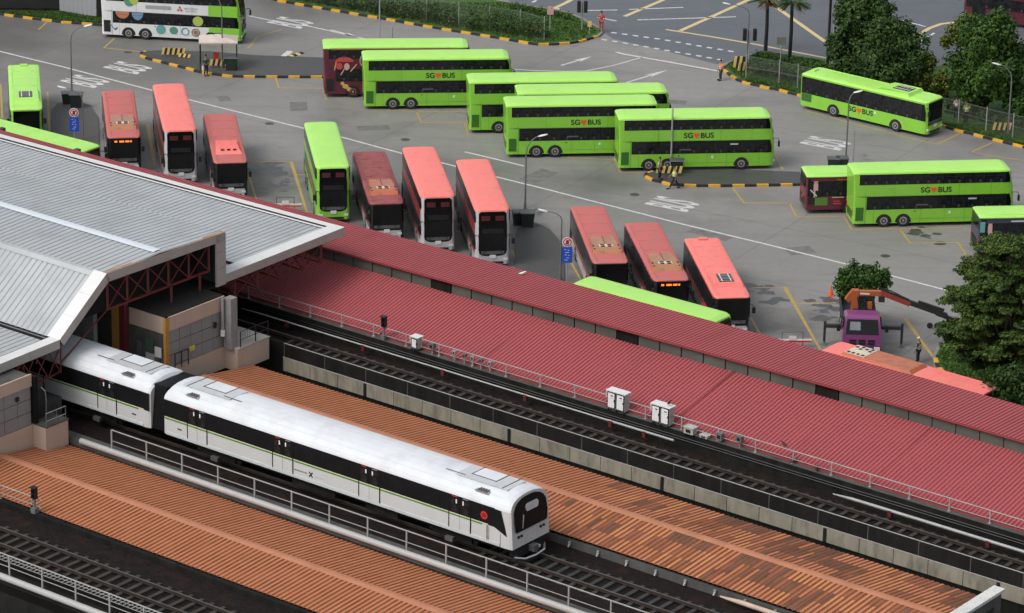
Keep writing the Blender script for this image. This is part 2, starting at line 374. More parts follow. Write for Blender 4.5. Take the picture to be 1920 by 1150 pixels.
line([(871.7, 285), (925, 297.5), (983, 311.7)], .22, linew, name='lane_line')
line([(466.7, 30), (508, 38.5), (545, 45), (577, 49), (618, 58), (671, 70), (700, 77)], .2, linew, name='lane_line')
line([(1155, 98), (1171, 102), (1260, 117.5), (1352, 134.5)], .3, linew, name='lane_line')
line([(963, 130), (1000, 132.5), (1060, 134), (1100, 133), (1150, 123), (1204, 107.5)], .16, linew, name='lane_line')
line([(1128, 74), (1160, 79), (1240, 93), (1310, 105), (1372, 116)], .32, linew, z=.012, dash=(.5, .5), name='crossing_line')
line([(1146, 61), (1240, 74), (1320, 88), (1392, 100)], .32, linew, z=.012, dash=(.5, .5), name='crossing_line')
line([(1248, 55.5), (1340, 70), (1420, 84), (1500, 99.5), (1550, 109)], .3, lineyp, z=.012, name='junction_line')
for p in ([(1171, 31), (1246, -1), (1262, -8)], [(1275, 58), (1340, 29), (1403, 0), (1420, -8)], [(1436, 0), (1500, 45), (1548, 79)], [(1717, 68), (1745, 52), (1765, 45), (1790, 42)], [(1020, 25), (1062, 5), (1078, -4)]):
    line(p, .42, lineyp, z=.012, name='junction_line')
for p in ([(1095, 20), (1158, 19)], [(1179, 18), (1281, 14)], [(1195, 37.6), (1380, 31.7)], [(1120, 32.5), (1156, 39.7)], [(1690, 38), (1735, 50)], [(1725, 78), (1752, 62)]):
    line(p, .22, linew, z=.012, name='road_marking')
line([(978, 12), (1000, 4), (1012, -3)], .25, linew, z=.012, dash=(.8, .8), name='lane_line')
line([(1040, 20), (1056, 13)], .3, linew, z=.012, dash=(.8, .6), name='lane_line')
line([(526, 111), (544, 96)], .55, linew, name='road_marking')
YL = [[(465, 303.3), (546, 303.3), (575, 397), (580, 414)], [(557, 328), (571, 328)], [(466, 328), (481, 375)], [(89, 172), (93, 245)], [(1.4, 158), (4, 222)], [(263, 232.5), (277, 233), (290, 310)],
      [(960, 470), (977, 506)], [(1068, 487), (1089, 525)], [(1410, 540), (1471.7, 539), (1538, 656), (1541, 663)], [(1493, 570), (1568, 568)], [(1647, 599), (1696.7, 597), (1768, 694.7)], [(1408, 596), (1427, 630)],
      [(781, 209.5), (790, 230), (871.7, 230), (878, 253)], [(693, 206), (781, 209.5), (876, 209.5)], [(1065, 295), (1150, 300)], [(1150, 296), (1163, 323), (1206, 325)], [(606.7, 170), (612, 188)],
      [(215, 71.7), (195, 90), (262, 97)], [(528, 55.5), (483, 69), (465, 91)], [(88, 42), (72, 56)], [(610, 103), (602, 118)], [(517, 147), (523, 165), (612, 166.5)],
      [(1455, 292.5), (1468, 319)], [(1374, 353), (1395, 380.6), (1485, 381)], [(1479, 379), (1494, 407), (1582.5, 405.5), (1598, 432)], [(1598, 430.5), (1690, 429), (1811, 427)], [(1686.6, 429), (1706.7, 456), (1796.7, 455), (1815, 484)],
      [(1511, 208), (1600, 232), (1690, 255), (1757, 271), (1800, 250.5)], [(1860, 268), (1822.5, 285), (1870, 294), (1925, 302)]]
for p in YL: line(p, .15, liney, name='bay_line')
# arrows
def arrow(u0, v0, u1, v1):
    a, c = G(u0, v0, .008), G(u1, v1, .008); d = (c - a).normalized(); n_ = Vector((-d.y, d.x, 0)); L_ = (c - a).length; b = MB()
    b.face([a - n_ * .1, a + d * L_ * .62 - n_ * .1, a + d * L_ * .62 + n_ * .1, a + n_ * .1], linew)
    b.face([a + d * L_ * .5 - n_ * .38, c, a + d * L_ * .5 + n_ * .38, a + d * L_ * .62], linew)
    struct(b.obj('road_arrow'))
arrow(1052, 123, 1110, 106); arrow(1175, 155, 1252, 131.5); arrow(620, 56, 672, 70)
# the painted word, read by drivers along the lane
def text_mesh(txt, size=1.0, bold=0.0):
    k = ('txt', txt, bold)
    if k not in CACHE:
        c = bpy.data.curves.new('t', 'FONT'); c.body = txt; c.size = 1; c.align_x = 'CENTER'; c.align_y = 'CENTER'; c.offset = bold
        to = bpy.data.objects.new('t', c); COL.objects.link(to)
        dg = bpy.context.evaluated_depsgraph_get(); dg.update()
        me = bpy.data.meshes.new_from_object(to.evaluated_get(dg)); bpy.data.objects.remove(to); bpy.data.curves.remove(c)
        xs = [v.co.x for v in me.vertices]; ys = [v.co.y for v in me.vertices]
        vs = [((v.co.x - (min(xs) + max(xs)) / 2), (v.co.y - (min(ys) + max(ys)) / 2)) for v in me.vertices]
        CACHE[k] = (vs, [list(p.vertices) for p in me.polygons], max(xs) - min(xs), max(ys) - min(ys)); bpy.data.meshes.remove(me)
    return CACHE[k]
def text(b, txt, org, ux, uy, w, h, m, bold=0.0):   # fit text into w x h centred on org in the plane (ux, uy)
    vs, fs, tw, th = text_mesh(txt, 1, bold); org, ux, uy = Vector(org), Vector(ux), Vector(uy)
    b.add([org + ux * (x / tw * w) + uy * (y / th * h) for x, y in vs], fs, m)
for (u, v) in ((1261, 382.5), (1548, 268.5), (545, 42.5), (240, 127), (160, 152.5)):
    c = G(u, v, .009); lane = radians(-30 if u > 1000 else -31)
    d = Vector((cos(lane), sin(lane), 0)); nn = Vector((-d.y, d.x, 0))
    b = MB(); text(b, 'BUS', c, nn, -d, 2.3, 3.6, linew, .02)
    struct(b.obj('road_marking'))

# ---- kerbs, islands, verges
def kerb(pts, blk, name='kerb', w=.22, h=.17, start=0, grey=False):
    P = [G(u, v, 0) for u, v in pts]; b = MB(); acc = start; idx = 0
    for i in range(len(P) - 1):
        a, c = P[i], P[i + 1]; Ls = (c - a).length; d = (c - a) / Ls; n_ = Vector((-d.y, d.x, 0)); s = 0
        while s < Ls - 1e-4:
            k = int((acc + 1e-6) / blk); nxt = min(Ls, s + (k + 1) * blk - acc); 
            if nxt <= s: nxt = s + .01
            m = kerbgrey if grey else (yellowm if k % 2 == 0 else kerbblack)
            p, q = a + d * s, a + d * nxt
            vs = [p, q, q + n_ * w, p + n_ * w]; vs = [tuple(x) for x in vs] + [(x.x, x.y, h) for x in vs]
            b.add(vs, [(4, 5, 6, 7), (0, 1, 5, 4), (1, 2, 6, 5), (2, 3, 7, 6), (3, 0, 4, 7)], m)
            acc += nxt - s; s = nxt
    return struct(b.obj(name))
def slab(name, pts, z, m):
    b = MB(); P = [G(u, v, 0) for u, v in pts]; b.face([(p.x, p.y, z) for p in P], m); me = b.mesh(name)
    bm = bmesh.new(); bm.from_mesh(me); bmesh.ops.triangulate(bm, faces=bm.faces)
    for f in bm.faces:
        if f.normal.z < 0: f.normal_flip()
    bm.to_mesh(me); bm.free(); o = bpy.data.objects.new(name, me); COL.objects.link(o); return struct(o)
k1 = [(272, 98.8), (262, 102), (262, 107), (277, 112.7), (299, 118), (320.8, 123.6), (347, 130), (374, 137.7), (399, 141.6), (430, 145.5), (480, 146.6), (545, 147), (625, 147)]
kerb(k1, .92, start=.6); slab('traffic_island', k1 + [(625, 112), (480, 107), (400, 100), (300, 97.5)], .15, islm)
k2 = [(1222, 324), (1209, 328), (1207, 333), (1222, 340), (1256, 348.8), (1300, 351), (1350, 351.4), (1420, 350.5), (1500, 349)]
kerb(k2, .92, start=.3); slab('traffic_island', k2 + [(1500, 326), (1400, 322), (1300, 322)], .15, islm)
k7 = [(966, 560), (966, 440), (978, 422), (1003, 420), (1030, 432), (1048, 452), (1056, 480), (1060, 560)]
slab('traffic_island', k7, .12, islm)
k8 = [(97, 330), (97, 208), (108, 196), (140, 190), (170, 200), (184, 222), (188, 330)]
slab('traffic_island', k8, .12, islm)
k3 = [(-40, 24), (0, 29), (28, 33), (72, 38.8), (94, 41.2), (117, 44.2), (159, 47), (192, 49.5), (260, 48), (330, 35), (400, 12), (440, -8)]
kerb(k3, .92, start=1.2); slab('verge', k3 + [(430, -60), (-60, -60)], .14, grassg)
k4 = [(470, -12), (521, 3.5), (559, 10.5), (597, 17), (635, 23.5), (673, 30), (710, 36), (748, 43), (785, 49.5), (823, 56), (861, 62), (899, 68), (938, 74.5), (968, 79.5), (990, 83.5), (1008, 86), (1039, 85.5), (1069.5, 83.2), (1092.5, 79.6), (1107, 74.6), (1122.8, 70.5)]
kerb(k4, .93, start=.2)
k4b = [(1122.8, 70.5), (1131, 64), (1131, 58), (1122.8, 54), (1095.6, 38.6), (1069.5, 27), (1045.5, 21), (981, 12.5), (930, 2), (900, -6)]
kerb(k4b, .9, grey=True); slab('verge', k4 + k4b[1:] + [(880, -60), (470, -60)], .14, grassg)
k5 = [(1375, 117), (1362, 120), (1356, 127), (1356, 134), (1369, 144.5), (1380, 151.5), (1398.4, 158.8), (1418, 162.5), (1435, 167), (1455.6, 170), (1475, 175.8), (1497, 181), (1560, 195), (1640, 212), (1720, 228), (1768, 239), (1796, 248.5), (1819, 253), (1840, 259), (1862, 264.5), (1901, 274), (1920, 279), (1960, 290)]
kerb(k5[2:], .92, start=.9); kerb([(1440, 98), (1400, 107), (1375, 117), (1362, 120), (1356, 127)], .9, grey=True)
slab('verge', k5 + [(1990, 100), (1800, 114), (1750, 130), (1700, 132), (1600, 127), (1545, 115), (1430, 99), (1400, 108)], .14, grassg)
k6 = [(1850, 622), (1800, 630), (1772, 640), (1756, 655), (1748, 672), (1752, 690), (1768, 708), (1800, 745), (1860, 810)]
kerb(k6, .5, start=.0, grey=True); kerb([(1749, 676), (1753, 690), (1769, 708)], .9, w=.3, h=.2); slab('grass_mound', k6 + [(2100, 860), (2100, 600), (1900, 614)], .16, grassg)
# grass blades: nobody could count them
def grass(name, polys, n, h, col):
    gm = [mat('grass_blade_a', (.045, .12, .015), rough=.8, var=.3), mat('grass_blade_b', (.08, .15, .022), rough=.8, var=.3)]
    b = MB(); rg = random.Random(3)
    for poly in polys:
        P = [G(u, v, 0) for u, v in poly]; x0, x1 = min(p.x for p in P), max(p.x for p in P); y0, y1 = min(p.y for p in P), max(p.y for p in P); c = 0
        while c < n:
            x, y = rg.uniform(x0, x1), rg.uniform(y0, y1); ins = False
            for i in range(len(P)):
                a, q = P[i], P[i - 1]
                if (a.y > y) != (q.y > y) and x < (q.x - a.x) * (y - a.y) / (q.y - a.y) + a.x: ins = not ins
            c += 1
            if not ins: continue
            g = rg.uniform(0, pi); w = rg.uniform(.04, .1); hh = h * rg.uniform(.5, 1.2); l = rg.uniform(-.1, .1)
            b.face([(x - cos(g) * w, y - sin(g) * w, .13), (x + cos(g) * w, y + sin(g) * w, .13), (x + l + cos(g) * w * .5, y + l, .15 + hh)], gm[rg.random() < .4])
    struct(b.obj(name), 'stuff'); o = bpy.data.objects[name]; tag(o, *col)
grass('grass', [[(1375, 118), (1360, 128), (1398, 156), (1440, 164), (1500, 178), (1560, 190), (1545, 118), (1430, 100)], [(600, 10), (780, 44), (1008, 83), (1090, 78), (1120, 62), (1070, 30), (960, 8)], [(0, 10), (0, 27), (120, 42), (190, 47), (190, 30)], [(1850, 628), (1775, 645), (1755, 672), (1790, 725), (1860, 780), (1960, 780), (1960, 620)], [(1768, 236), (1840, 255), (1930, 278), (1930, 240)]], 24000, .13, ('short grass covering the verges and the mound behind the kerbs', 'grass'))
# oil stains on the bays (marks with an outline of their own)
def stain(u, v, r, n=9):
    b = MB(); c = G(u, v, .0055); rg = random.Random(int(u * 7 + v))
    for k in range(n):
        x, y = c.x + rg.gauss(0, r * .5), c.y + rg.gauss(0, r * .9); q = r * rg.uniform(.12, .45); m = 9; e = [rg.uniform(.5, 1.2) for _ in range(m)]
        b.face([(x + cos(2 * pi * i / m) * q * e[i] * 1.3, y + sin(2 * pi * i / m) * q * e[i], .0055 + k * .0002) for i in range(m)], oilm)
    struct(b.obj('oil_stain'))
for s in ((510, 316, 1.5), (530, 345, .9), (1430, 552, 1.3), (1555, 580, 1.6), (1550, 582, .9), (1730, 436, 1.3), (1000, 405, .8)): stain(*s)

# repair patches and manhole covers in the yard
patchm = mat('tar_patch', (.165, .16, .152), rough=.7, var=.25, scale=2, dirt=(.08, .08, .078), dscale=1.5); ironm = mat('cast_iron_cover', (.07, .065, .06), rough=.55, var=.3)
for u, v, w_, h_, a_ in ((700, 240, 2.6, 1.2, .2), (1010, 330, 1.6, 3.2, -.6), (1330, 440, 3.4, 1.0, -.6), (560, 200, 1.4, 2.4, .1), (1500, 470, 2.0, 1.6, .3), (330, 210, 3.0, .9, -.55), (1250, 190, 3.2, 1.1, -.2), (1600, 350, 1.2, 1.2, 0), (420, 185, 1.0, 1.4, .3)):
    p = G(u, v, .005); b = MB(); b.box((0, 0, 0), (w_, h_, .001), patchm, a_); b.v = [(x + p.x, y + p.y, .0055) for x, y, z in b.v]; b.f = b.f[1:2]; b.m = b.m[1:2]; struct(b.obj('road_patch'))
for u, v in ((505, 232), (905, 372), (1190, 365), (1400, 300), (760, 262), (1660, 480), (240, 98), (1100, 190)):
    p = G(u, v, .006); b = MB(); b.face([(p.x + cos(2 * pi * i / 20) * .36, p.y + sin(2 * pi * i / 20) * .36, .0065) for i in range(20)], ironm); struct(b.obj('manhole_cover'))
# ---------------------------------------------------------------- ribbed roof sheets
def ribbed(b, t0, t1, prof, pitch, h, crest, valley, segs=1, pick=None, far=None, cw=.6):
    n = int(round((t1 - t0) / pitch)); pitch = (t1 - t0) / n
    for i in range(n):
        a = t0 + i * pitch; w = pitch * cw; s = pitch * (1 - cw) * .25
        ts = [(a, 0), (a + s, h), (a + s + w, h), (a + 2 * s + w, 0), (a + pitch, 0)]
        for j in range(len(prof) - 1):
            for q in range(segs):
                p0 = [prof[j][k] + (prof[j + 1][k] - prof[j][k]) * q / segs for k in (0, 1)]
                p1 = [prof[j][k] + (prof[j + 1][k] - prof[j][k]) * (q + 1) / segs for k in (0, 1)]
                cm = pick(i, j * segs + q) if pick else crest
                for k in range(4):
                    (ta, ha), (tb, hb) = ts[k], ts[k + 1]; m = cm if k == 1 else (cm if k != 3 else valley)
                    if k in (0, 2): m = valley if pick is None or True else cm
                    g = (lambda t, o: o + (far(t) if far and o > 8 else 0)) if far else (lambda t, o: o)
                    b.face([T(ta, g(ta, p0[0]), p0[1] + ha), T(tb, g(tb, p0[0]), p0[1] + hb), T(tb, g(tb, p1[0]), p1[1] + hb), T(ta, g(ta, p1[0]), p1[1] + ha)], m)

# red interchange canopy --------------------------------------------------------
C = thing('interchange_canopy', 'long red ribbed metal canopy in two tiers along the bus bays', 'roof', T(0, 10, 0))
CI = Matrix.Translation(-Vector(C.location))
def child(b, name, par, smooth=0):
    me = b.mesh(name, smooth); M_ = Matrix.Identity(4); q = par
    loc = Vector((0, 0, 0))
    while q is not None: loc += Vector(q.location); q = q.parent
    me.transform(Matrix.Translation(-loc)); o = bpy.data.objects.new(name, me); COL.objects.link(o); o.parent = par; return o
TL, TR = -75, 48
far = lambda t: .024 * max(-60, min(16, t))
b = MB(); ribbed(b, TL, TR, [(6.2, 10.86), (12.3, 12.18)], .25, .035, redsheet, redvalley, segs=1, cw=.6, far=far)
b.sweep([(6.15, 10.7), (6.15, 10.86)], TL, TR, redtrim)
for tt in (-23.0, -7.2, 6.6, 19.5, 33.): b.beam(T(tt, 6.3, 10.93), T(tt, 12.2, 12.21), .05, .02, redvalley)
child(b, 'lower_roof', C)
b = MB()
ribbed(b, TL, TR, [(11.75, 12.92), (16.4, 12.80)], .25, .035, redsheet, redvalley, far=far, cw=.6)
for i in range(40):
    a = TL + (TR - TL) * i / 40; c = TL + (TR - TL) * (i + 1) / 40
    b.face([T(a, 11.73 + far(a), 12.86), T(c, 11.73 + far(c), 12.86), T(c, 11.73 + far(c), 12.94), T(a, 11.73 + far(a), 12.94)], redtrim); b.face([T(a, 11.75 + far(a), 12.84), T(c, 11.75 + far(c), 12.84), T(c, 16.2 + far(c), 12.6), T(a, 16.2 + far(a), 12.6)], redtrim)
    b.face([T(a, 16.4 + far(a), 12.83), T(a, 16.4 + far(a), 12.5), T(c, 16.4 + far(c), 12.5), T(c, 16.4 + far(c), 12.83)], redtrim)
child(b, 'upper_roof', C)
b = MB(); k = 0; t = TL
while t < TR - 1:
    w = 1.5
    gap = (k % 9 == 4)
    b.tbox(t + .03, t + w - .03, 11.97 + far(t), 12.05 + far(t), 12.1, 12.82, concdark if gap else mat('olive_grey_panel', (.080, .085, .072), rough=.7, var=.25, scale=.3)); b.tbox(t, t + w, 12.05 + far(t), 12.15 + far(t), 12.1, 12.8, concdark); t += w; k += 1
child(b, 'clerestory', C)
b = MB()
for t in range(-70, 48, 7):
    for o_ in (7.5, 16.0): b.tbox(t, t + .35, o_, o_ + .35, 0, 10.7 if o_ < 9 else 12.5, concmid)
b.tbox(TL, TR, 6.2, 6.4, 8.2, 10.8, concmid)
child(b, 'column_row', C)

# viaducts -----------------------------------------------------------------------
SLP = {}
def viaduct(label, tc, near, far_, nz, fz, t0, t1, seg, slm, labelcat='viaduct'):
    V = thing('rail_viaduct', label, labelcat, T(0, tc, 0), group='elevated railway viaducts')
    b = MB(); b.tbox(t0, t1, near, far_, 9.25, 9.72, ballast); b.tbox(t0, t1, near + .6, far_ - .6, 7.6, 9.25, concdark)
    for t in range(int(t0) + 6, int(t1), 18): b.tbox(t, t + 1.6, tc - .9, tc + .9, 0, 7.6, concmid)
    child(b, 'deck', V)
    for r_ in (-.7175, .7175):
        b = MB(); b.tbox(t0, t1, tc + r_ - .035, tc + r_ + .035, 9.96, 10.0, railsteel); b.tbox(t0, t1, tc + r_ - .02, tc + r_ + .02, 9.85, 9.96, railrust); b.tbox(t0, t1, tc + r_ - .07, tc + r_ + .07, 9.83, 9.855, railrust)
        child(b, 'rail', V)
    n = 0; t = seg[0]; first = None
    while t < seg[1] and n < 100:
        if first is None:
            b = MB(); b.box((0, 0, 0), (.26, 2.5, .14), slm, 0, .9, .98)
            for r_ in (-.7175, .7175): b.box((0, r_, .085), (.2, .3, .03), railrust)
            me = b.mesh('sleeper'); first = me
        o = bpy.data.objects.new('sleeper', first); COL.objects.link(o); o.parent = V
        p = T(t, tc, 9.77) - Vector(V.location); o.location = p; o.rotation_euler = (0, 0, TA); t += .72; n += 1
    return V
V3 = viaduct('far dark viaduct with track beside the red canopy', 3.65, 1.75, 6.1, 10.7, 10.7, -60, 50, (-19.5, 50), sleeperm)
V2 = viaduct('middle viaduct carrying the white train between two terracotta roofs', -11.5, -15.45, -8.6, 10.2, 9.8, -60, 50, (8, 50), sleeperd)
V1 = viaduct('nearest viaduct with track at the lower left corner', -27.0, -30.75, -23.7, 10.2, 9.9, -60, 50, (-18, 20), sleeperm)
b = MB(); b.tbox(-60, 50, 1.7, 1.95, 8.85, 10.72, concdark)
t = -18
while t < 50: b.tbox(t, t + .05, 1.685, 1.7, 9.9, 10.7, concmid); t += 3.1
child(b, 'parapet', V3)
b = MB(); b.tbox(-60, 50, 5.85, 6.15, 9.3, 10.7, concdark); b.tbox(-60, 50, 5.82, 6.17, 10.7, 10.74, concmid); child(b, 'parapet', V3)
b = MB(); t = -18.0; k = 0
while t < 50:
    b.tbox(t + .02, t + 2.08, 1.58, 1.7, 9.08, 9.88, creamp)
    if k % 5 == 2: b.tbox(t + 2.0, t + 2.16, 1.5, 1.6, 9.1, 9.87, black)
    t += 2.1; k += 1
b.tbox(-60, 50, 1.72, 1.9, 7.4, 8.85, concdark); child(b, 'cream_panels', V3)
b = MB()
for o_, z_ in ((1.72, 10.74), (1.6, 9.92)): b.tube(T(-18, o_, z_), T(50, o_, z_), .028, railgrey, 6)
child(b, 'cable', V3)
b = MB(); b.tbox(-60, 50, -8.75, -8.5, 9.3, 10.12, concmid)
child(b, 'parapet', V2)
b = MB(); b.tbox(-60, 50, -15.45, -14.75, 9.3, 10.08, concmid); b.tbox(-60, 50, -15.5, -15.45, 8.2, 9.6, concdark); child(b, 'parapet', V2)
b = MB(); b.tbox(-60, 50, -30.7, -30.1, 9.3, 10.08, concdark); b.tbox(-60, 50, -30.75, -30.7, 7.2, 9.9, concdark); child(b, 'parapet', V1)
b = MB(); b.tbox(-60, 50, -24.0, -23.7, 9.3, 10.02, concdark); b.tbox(-60, 50, -23.7, -23.62, 9.0, 9.85, concdark); child(b, 'parapet', V1)
for V, o_, ts in ((V2, -15.5, -17.7), (V1, -30.75, -60)):
    b = MB(); b.tube(T(ts, o_, 10.12), T(50, o_, 10.12), .17, pipem, 14); child(b, 'edge_pipe', V, 40)
# third rail covers
def cover(V, a, c, z, o_, r, m):
    b = MB(); b.tube(T(a, o_, z), T(a + 1.2, o_, z + .04), r * .35, m, 10, r); b.tube(T(a + 1.2, o_, z + .04), T(c, o_, z + .04), r, m, 10); t = a + 3.5
    while t < c: b.tbox(t, t + .22, o_ - .1, o_ + .1, z - .3, z + .06, mat('red_insulator', (.11, .015, .015), rough=.6)); t += 6.0
    child(b, 'conductor_cover', V, 40)
cover(V3, -24.5, 3.2, 10.33, 5.2, .045, pipem); cover(V3, 1.8, 7.4, 10.3, 5.25, .07, galvlt)
cover(V3, 18.0, 50, 10.2, 5.0, .09, galvlt); cover(V2, 20.6, 50, 10.05, -9.25, .13, mat('beige_cover', (.50, .38, .30), rough=.6))
b = MB()     # walkway grating and cable tray on the near viaduct
b.tbox(-60, 50, -29.9, -29.35, 10.45, 10.47, concdark)
for o_ in (-29.92, -29.62, -29.33): b.tube(T(-60, o_, 10.5), T(50, o_, 10.5), .02, railgrey, 5)
t = -12
while t < 8: b.beam(T(t, -29.92, 10.5), T(t, -29.33, 10.5), .05, .03, railgrey); t += .28
child(b, 'cable_tray', V1)
b = MB(); t = 9.0
while t < 50: b.tube(T(t, -8.8, 9.98), T(t, -8.95, 9.8), .05, galvlt, 6); b.box(T(t, -8.82, 10.0), (.14, .1, .16), galvlt, TA); t += 1.83
child(b, 'bracket', V2)
b = MB(); b.tube(T(-60, 5.8, 10.4), T(50, 5.8, 10.4), .03, black, 5); b.tube(T(-60, 5.8, 10.25), T(50, 5.8, 10.25), .03, black, 5)
b.tube(T(-17.5, 2.75, 10.05), T(-9.5, 2.75, 9.98), .035, pipem, 6)
child(b, 'cable', V3)
# litter and clutter in the trough
# handrails
def handrail(label, o_, zb, h, t0, t1, sp, mid=.45, w=.04, m=railgrey, pw=.055):
    H_ = thing('handrail', label, 'railing', T(0, o_, zb), group='handrails along the viaduct edges')
    b = MB(); b.tube(T(t0, o_, zb + h), T(t1, o_, zb + h), w, m, 8); child(b, 'top_rail', H_)
    b = MB(); b.tube(T(t0, o_, zb + h * mid), T(t1, o_, zb + h * mid), w * .6, m, 6); child(b, 'mid_rail', H_)
    t = t0; me = None
    while t <= t1:
        if me is None: q = MB(); q.box((0, 0, h / 2), (pw * 1.3, pw, h), m); q.box((0, 0, .02), (.16, .16, .03), m); me = q.mesh('post')
        o = bpy.data.objects.new('post', me); COL.objects.link(o); o.parent = H_; o.location = T(t, o_, zb) - Vector(H_.location); o.rotation_euler = (0, 0, TA); t += sp
    return H_
handrail('pale grey handrail with thick pipe below it, beside the white train', -15.25, 10.1, 1.15, -15.6, 50, 2.6, w=.036, pw=.062)
handrail('pale grey handrail at the lower left corner in front of the nearest track', -30.5, 10.1, 1.15, -19.6, 20, 2.31, w=.036, pw=.062)
handrail('thin grey handrail on the dark parapet in front of the red canopy', 5.98, 10.74, .74, -24.6, 50, 2.46, w=.03, m=galvlt, pw=.05, mid=.35)
handrail('short dark railing at the end of the nearest terracotta roof', -23.75, 10.0, .8, -30, -12.5, 2.4, w=.03, m=galvlt, pw=.05)

# terracotta roofs -----------------------------------------------------------------
def orange(label, prof, t0, t1, dens, seed, far_end=False):
    Rf = thing('terracotta_roof', label, 'roof', T(0, prof[1][0], 9), group='terracotta ribbed roofs between the viaducts')
    rg = random.Random(seed); runs = {}
    def pick(i, q):
        t = t0 + (t1 - t0) * i / ((t1 - t0) / .30)
        key = (i // 1, q)
        wv = i + int(3 * sin(i * .31) + 2 * sin(q * 1.9 + i * .13)); g = (wv // 6, q)
        if g not in runs: runs[g] = (rg.random(), rg.randint(0, 6))
        d = dens(t); r0, ph = runs[g]
        x = rg.random()
        if d < .06: return orsheets[0] if x < .93 else orsheets[4]
        if r0 < d * .42: return orsheets[3] if x < .55 else (orsheets[1] if x < .9 else orsheets[0])
        if r0 < d * .62: return orsheets[2] if x < .5 else orsheets[4]
        if x < .05 + d * .3: return orsheets[1]
        if x < .07 + d * .4: return orsheets[2]
        return orsheets[0] if x < .7 else orsheets[4]
    b = MB(); ribbed(b, t0, t1, prof[:2], .30, .04, None, orvalley, segs=3, pick=pick, cw=.5); child(b, 'roof_slope', Rf)
    b = MB(); ribbed(b, t0, t1, prof[1:], .30, .04, None, orvalley, segs=3, pick=pick, cw=.5); child(b, 'roof_slope', Rf)
    b = MB(); o_, z_ = prof[1]; b.sweep([(o_ + .30, z_ + .02), (o_ + .1, z_ + .10), (o_ - .1, z_ + .10), (o_ - .30, z_ + .02)], t0, t1, orridge, 1); child(b, 'ridge_cap', Rf)
    b = MB(); b.tbox(t0, t1, prof[2][0] + .15, prof[0][0] - .15, 8.9, 9.5, concdark); b.sweep([(prof[0][0] - .1, prof[0][1] - .03), (prof[1][0], prof[1][1] - .06), (prof[2][0] + .1, prof[2][1] - .03)], t0, t1, orvalley)
    child(b, 'underside', Rf)
    return Rf
orange('terracotta ribbed roof in front of the train, mostly clean with a wide ridge cap', [(-15.52, 9.62), (-19.95, 10.22), (-23.6, 10.0)], -19.4, 46, lambda t: .02, 5)
R2 = orange('terracotta ribbed roof behind the train, patched with grey weathered sheets', [(-.55, 9.92), (-4.85, 10.55), (-8.68, 10.28)], -18.4, 31.2, lambda t: .05 if t < 8 else min(1, .5 + (t - 8) * .06), 9)
FB = thing('concrete_end_beam', 'speckled pale concrete beam closing the end of the patched terracotta roof', 'beam', T(31.6, -4, 9.5))
b = MB(); b.tbox(31.1, 31.75, -9.2, -.35, 10.5, 10.66, mat('speckled_white_concrete', (.62, .62, .60), rough=.7, var=.1, dirt=(.1, .1, .09), dirtlo=.62, dirthi=.64, dscale=6)); b.tbox(31.2, 31.65, -9.0, -.5, 9.9, 10.5, concmid)
child(b, 'beam', FB)
b = MB()
for o_ in (-8.8, -1.1): b.tbox(31.2, 31.65, o_, o_ + .6, 0, 9.9, concmid)
child(b, 'column_pair', FB)

# line-side equipment -----------------------------------------------------------------
def cabinet(t, label, w=1.22, h=1.15, dd=.45, doors=2, o_=5.95):
    K = thing('trackside_cabinet', label, 'cabinet', T(t, o_, 10.74), TA, 'white double-door cabinets on the far parapet' if doors == 2 else None)
    part('body', ('cab', w, h), lambda b: (b.box((0, 0, .12 + (h - .12) / 2), (w, dd, h - .12), concpale), b.box((0, 0, h + .03), (w + .12, dd + .14, .06), fasciaw), [b.box((x, -.2, .06), (.08, .08, .12), black) for x in (-w * .42, 0, w * .42)]), K)
    for i in range(doors):
        x = (-w / 2 + w / doors * (i + .5))
        dr = part('door', ('cabd', w, h, doors), lambda b: (b.box((0, 0, 0), (w / doors - .05, .03, h - .2), black), b.box((0, -.02, 0), (w / doors - .17, .03, h - .3), signwhite), b.box((.05, -.038, .28), (.16, .008, .06), black), b.box((.05, -.038, .14), (.2, .008, .03), offwhite)), K, loc=(x, -dd / 2 - .02, .12 + (h - .12) / 2))
        part('handle', 'cabh', lambda b: b.box((0, 0, 0), (.03, .03, .12), black), dr, loc=(w / doors * .35, -.05, 0))
    part('side_box', 'cabs', lambda b: b.box((0, 0, 0), (.14, .34, .36), concpale), K, loc=(-w / 2 - .08, 0, h * .75))
cabinet(3.05, 'white double-door cabinet on the far parapet, left one of the pair'); cabinet(6.1, 'white double-door cabinet on the far parapet, right one of the pair')
t, o = TO(781, 657, 10.7); cabinet(t, 'narrow white single-door cabinet on the far parapet near the signal', w=.5, h=.8, dd=.4, doors=1)
def signal(t, o_, z, label, sc=1.0, base=.0):
    K = thing('rail_signal', label, 'signal', T(t, o_, z), TA, 'black railway signals')
    part('base', 'sigb', lambda b: (b.box((0, 0, .15), (.3, .3, .3), galv), b.tube((-.22, 0, 0), (-.22, 0, .35), .06, black)), K)
    part('post', 'sigp', lambda b: b.tube((0, 0, .3), (0, 0, .9), .06, galv), K)
    hd = part('signal_head', 'sigh', lambda b: (b.box((0, 0, 1.12), (.3, .2, .62), black), b.box((0, -.05, 1.46), (.36, .34, .04), black)), K)
    for zz in (1.0, 1.26): part('lens', 'sigl', lambda b: b.tube((0, -.1, 0), (0, -.2, 0), .075, glass, 10), hd, loc=(0, 0, zz))
t, o = TO(716, 640, 10.7); signal(t, 5.95, 10.74, 'black railway signal on the far parapet in front of the red canopy')
t, o = TO(64, 963, 10.0); signal(t, -23.9, 10.02, 'black railway signal at the near edge of the front terracotta roof')
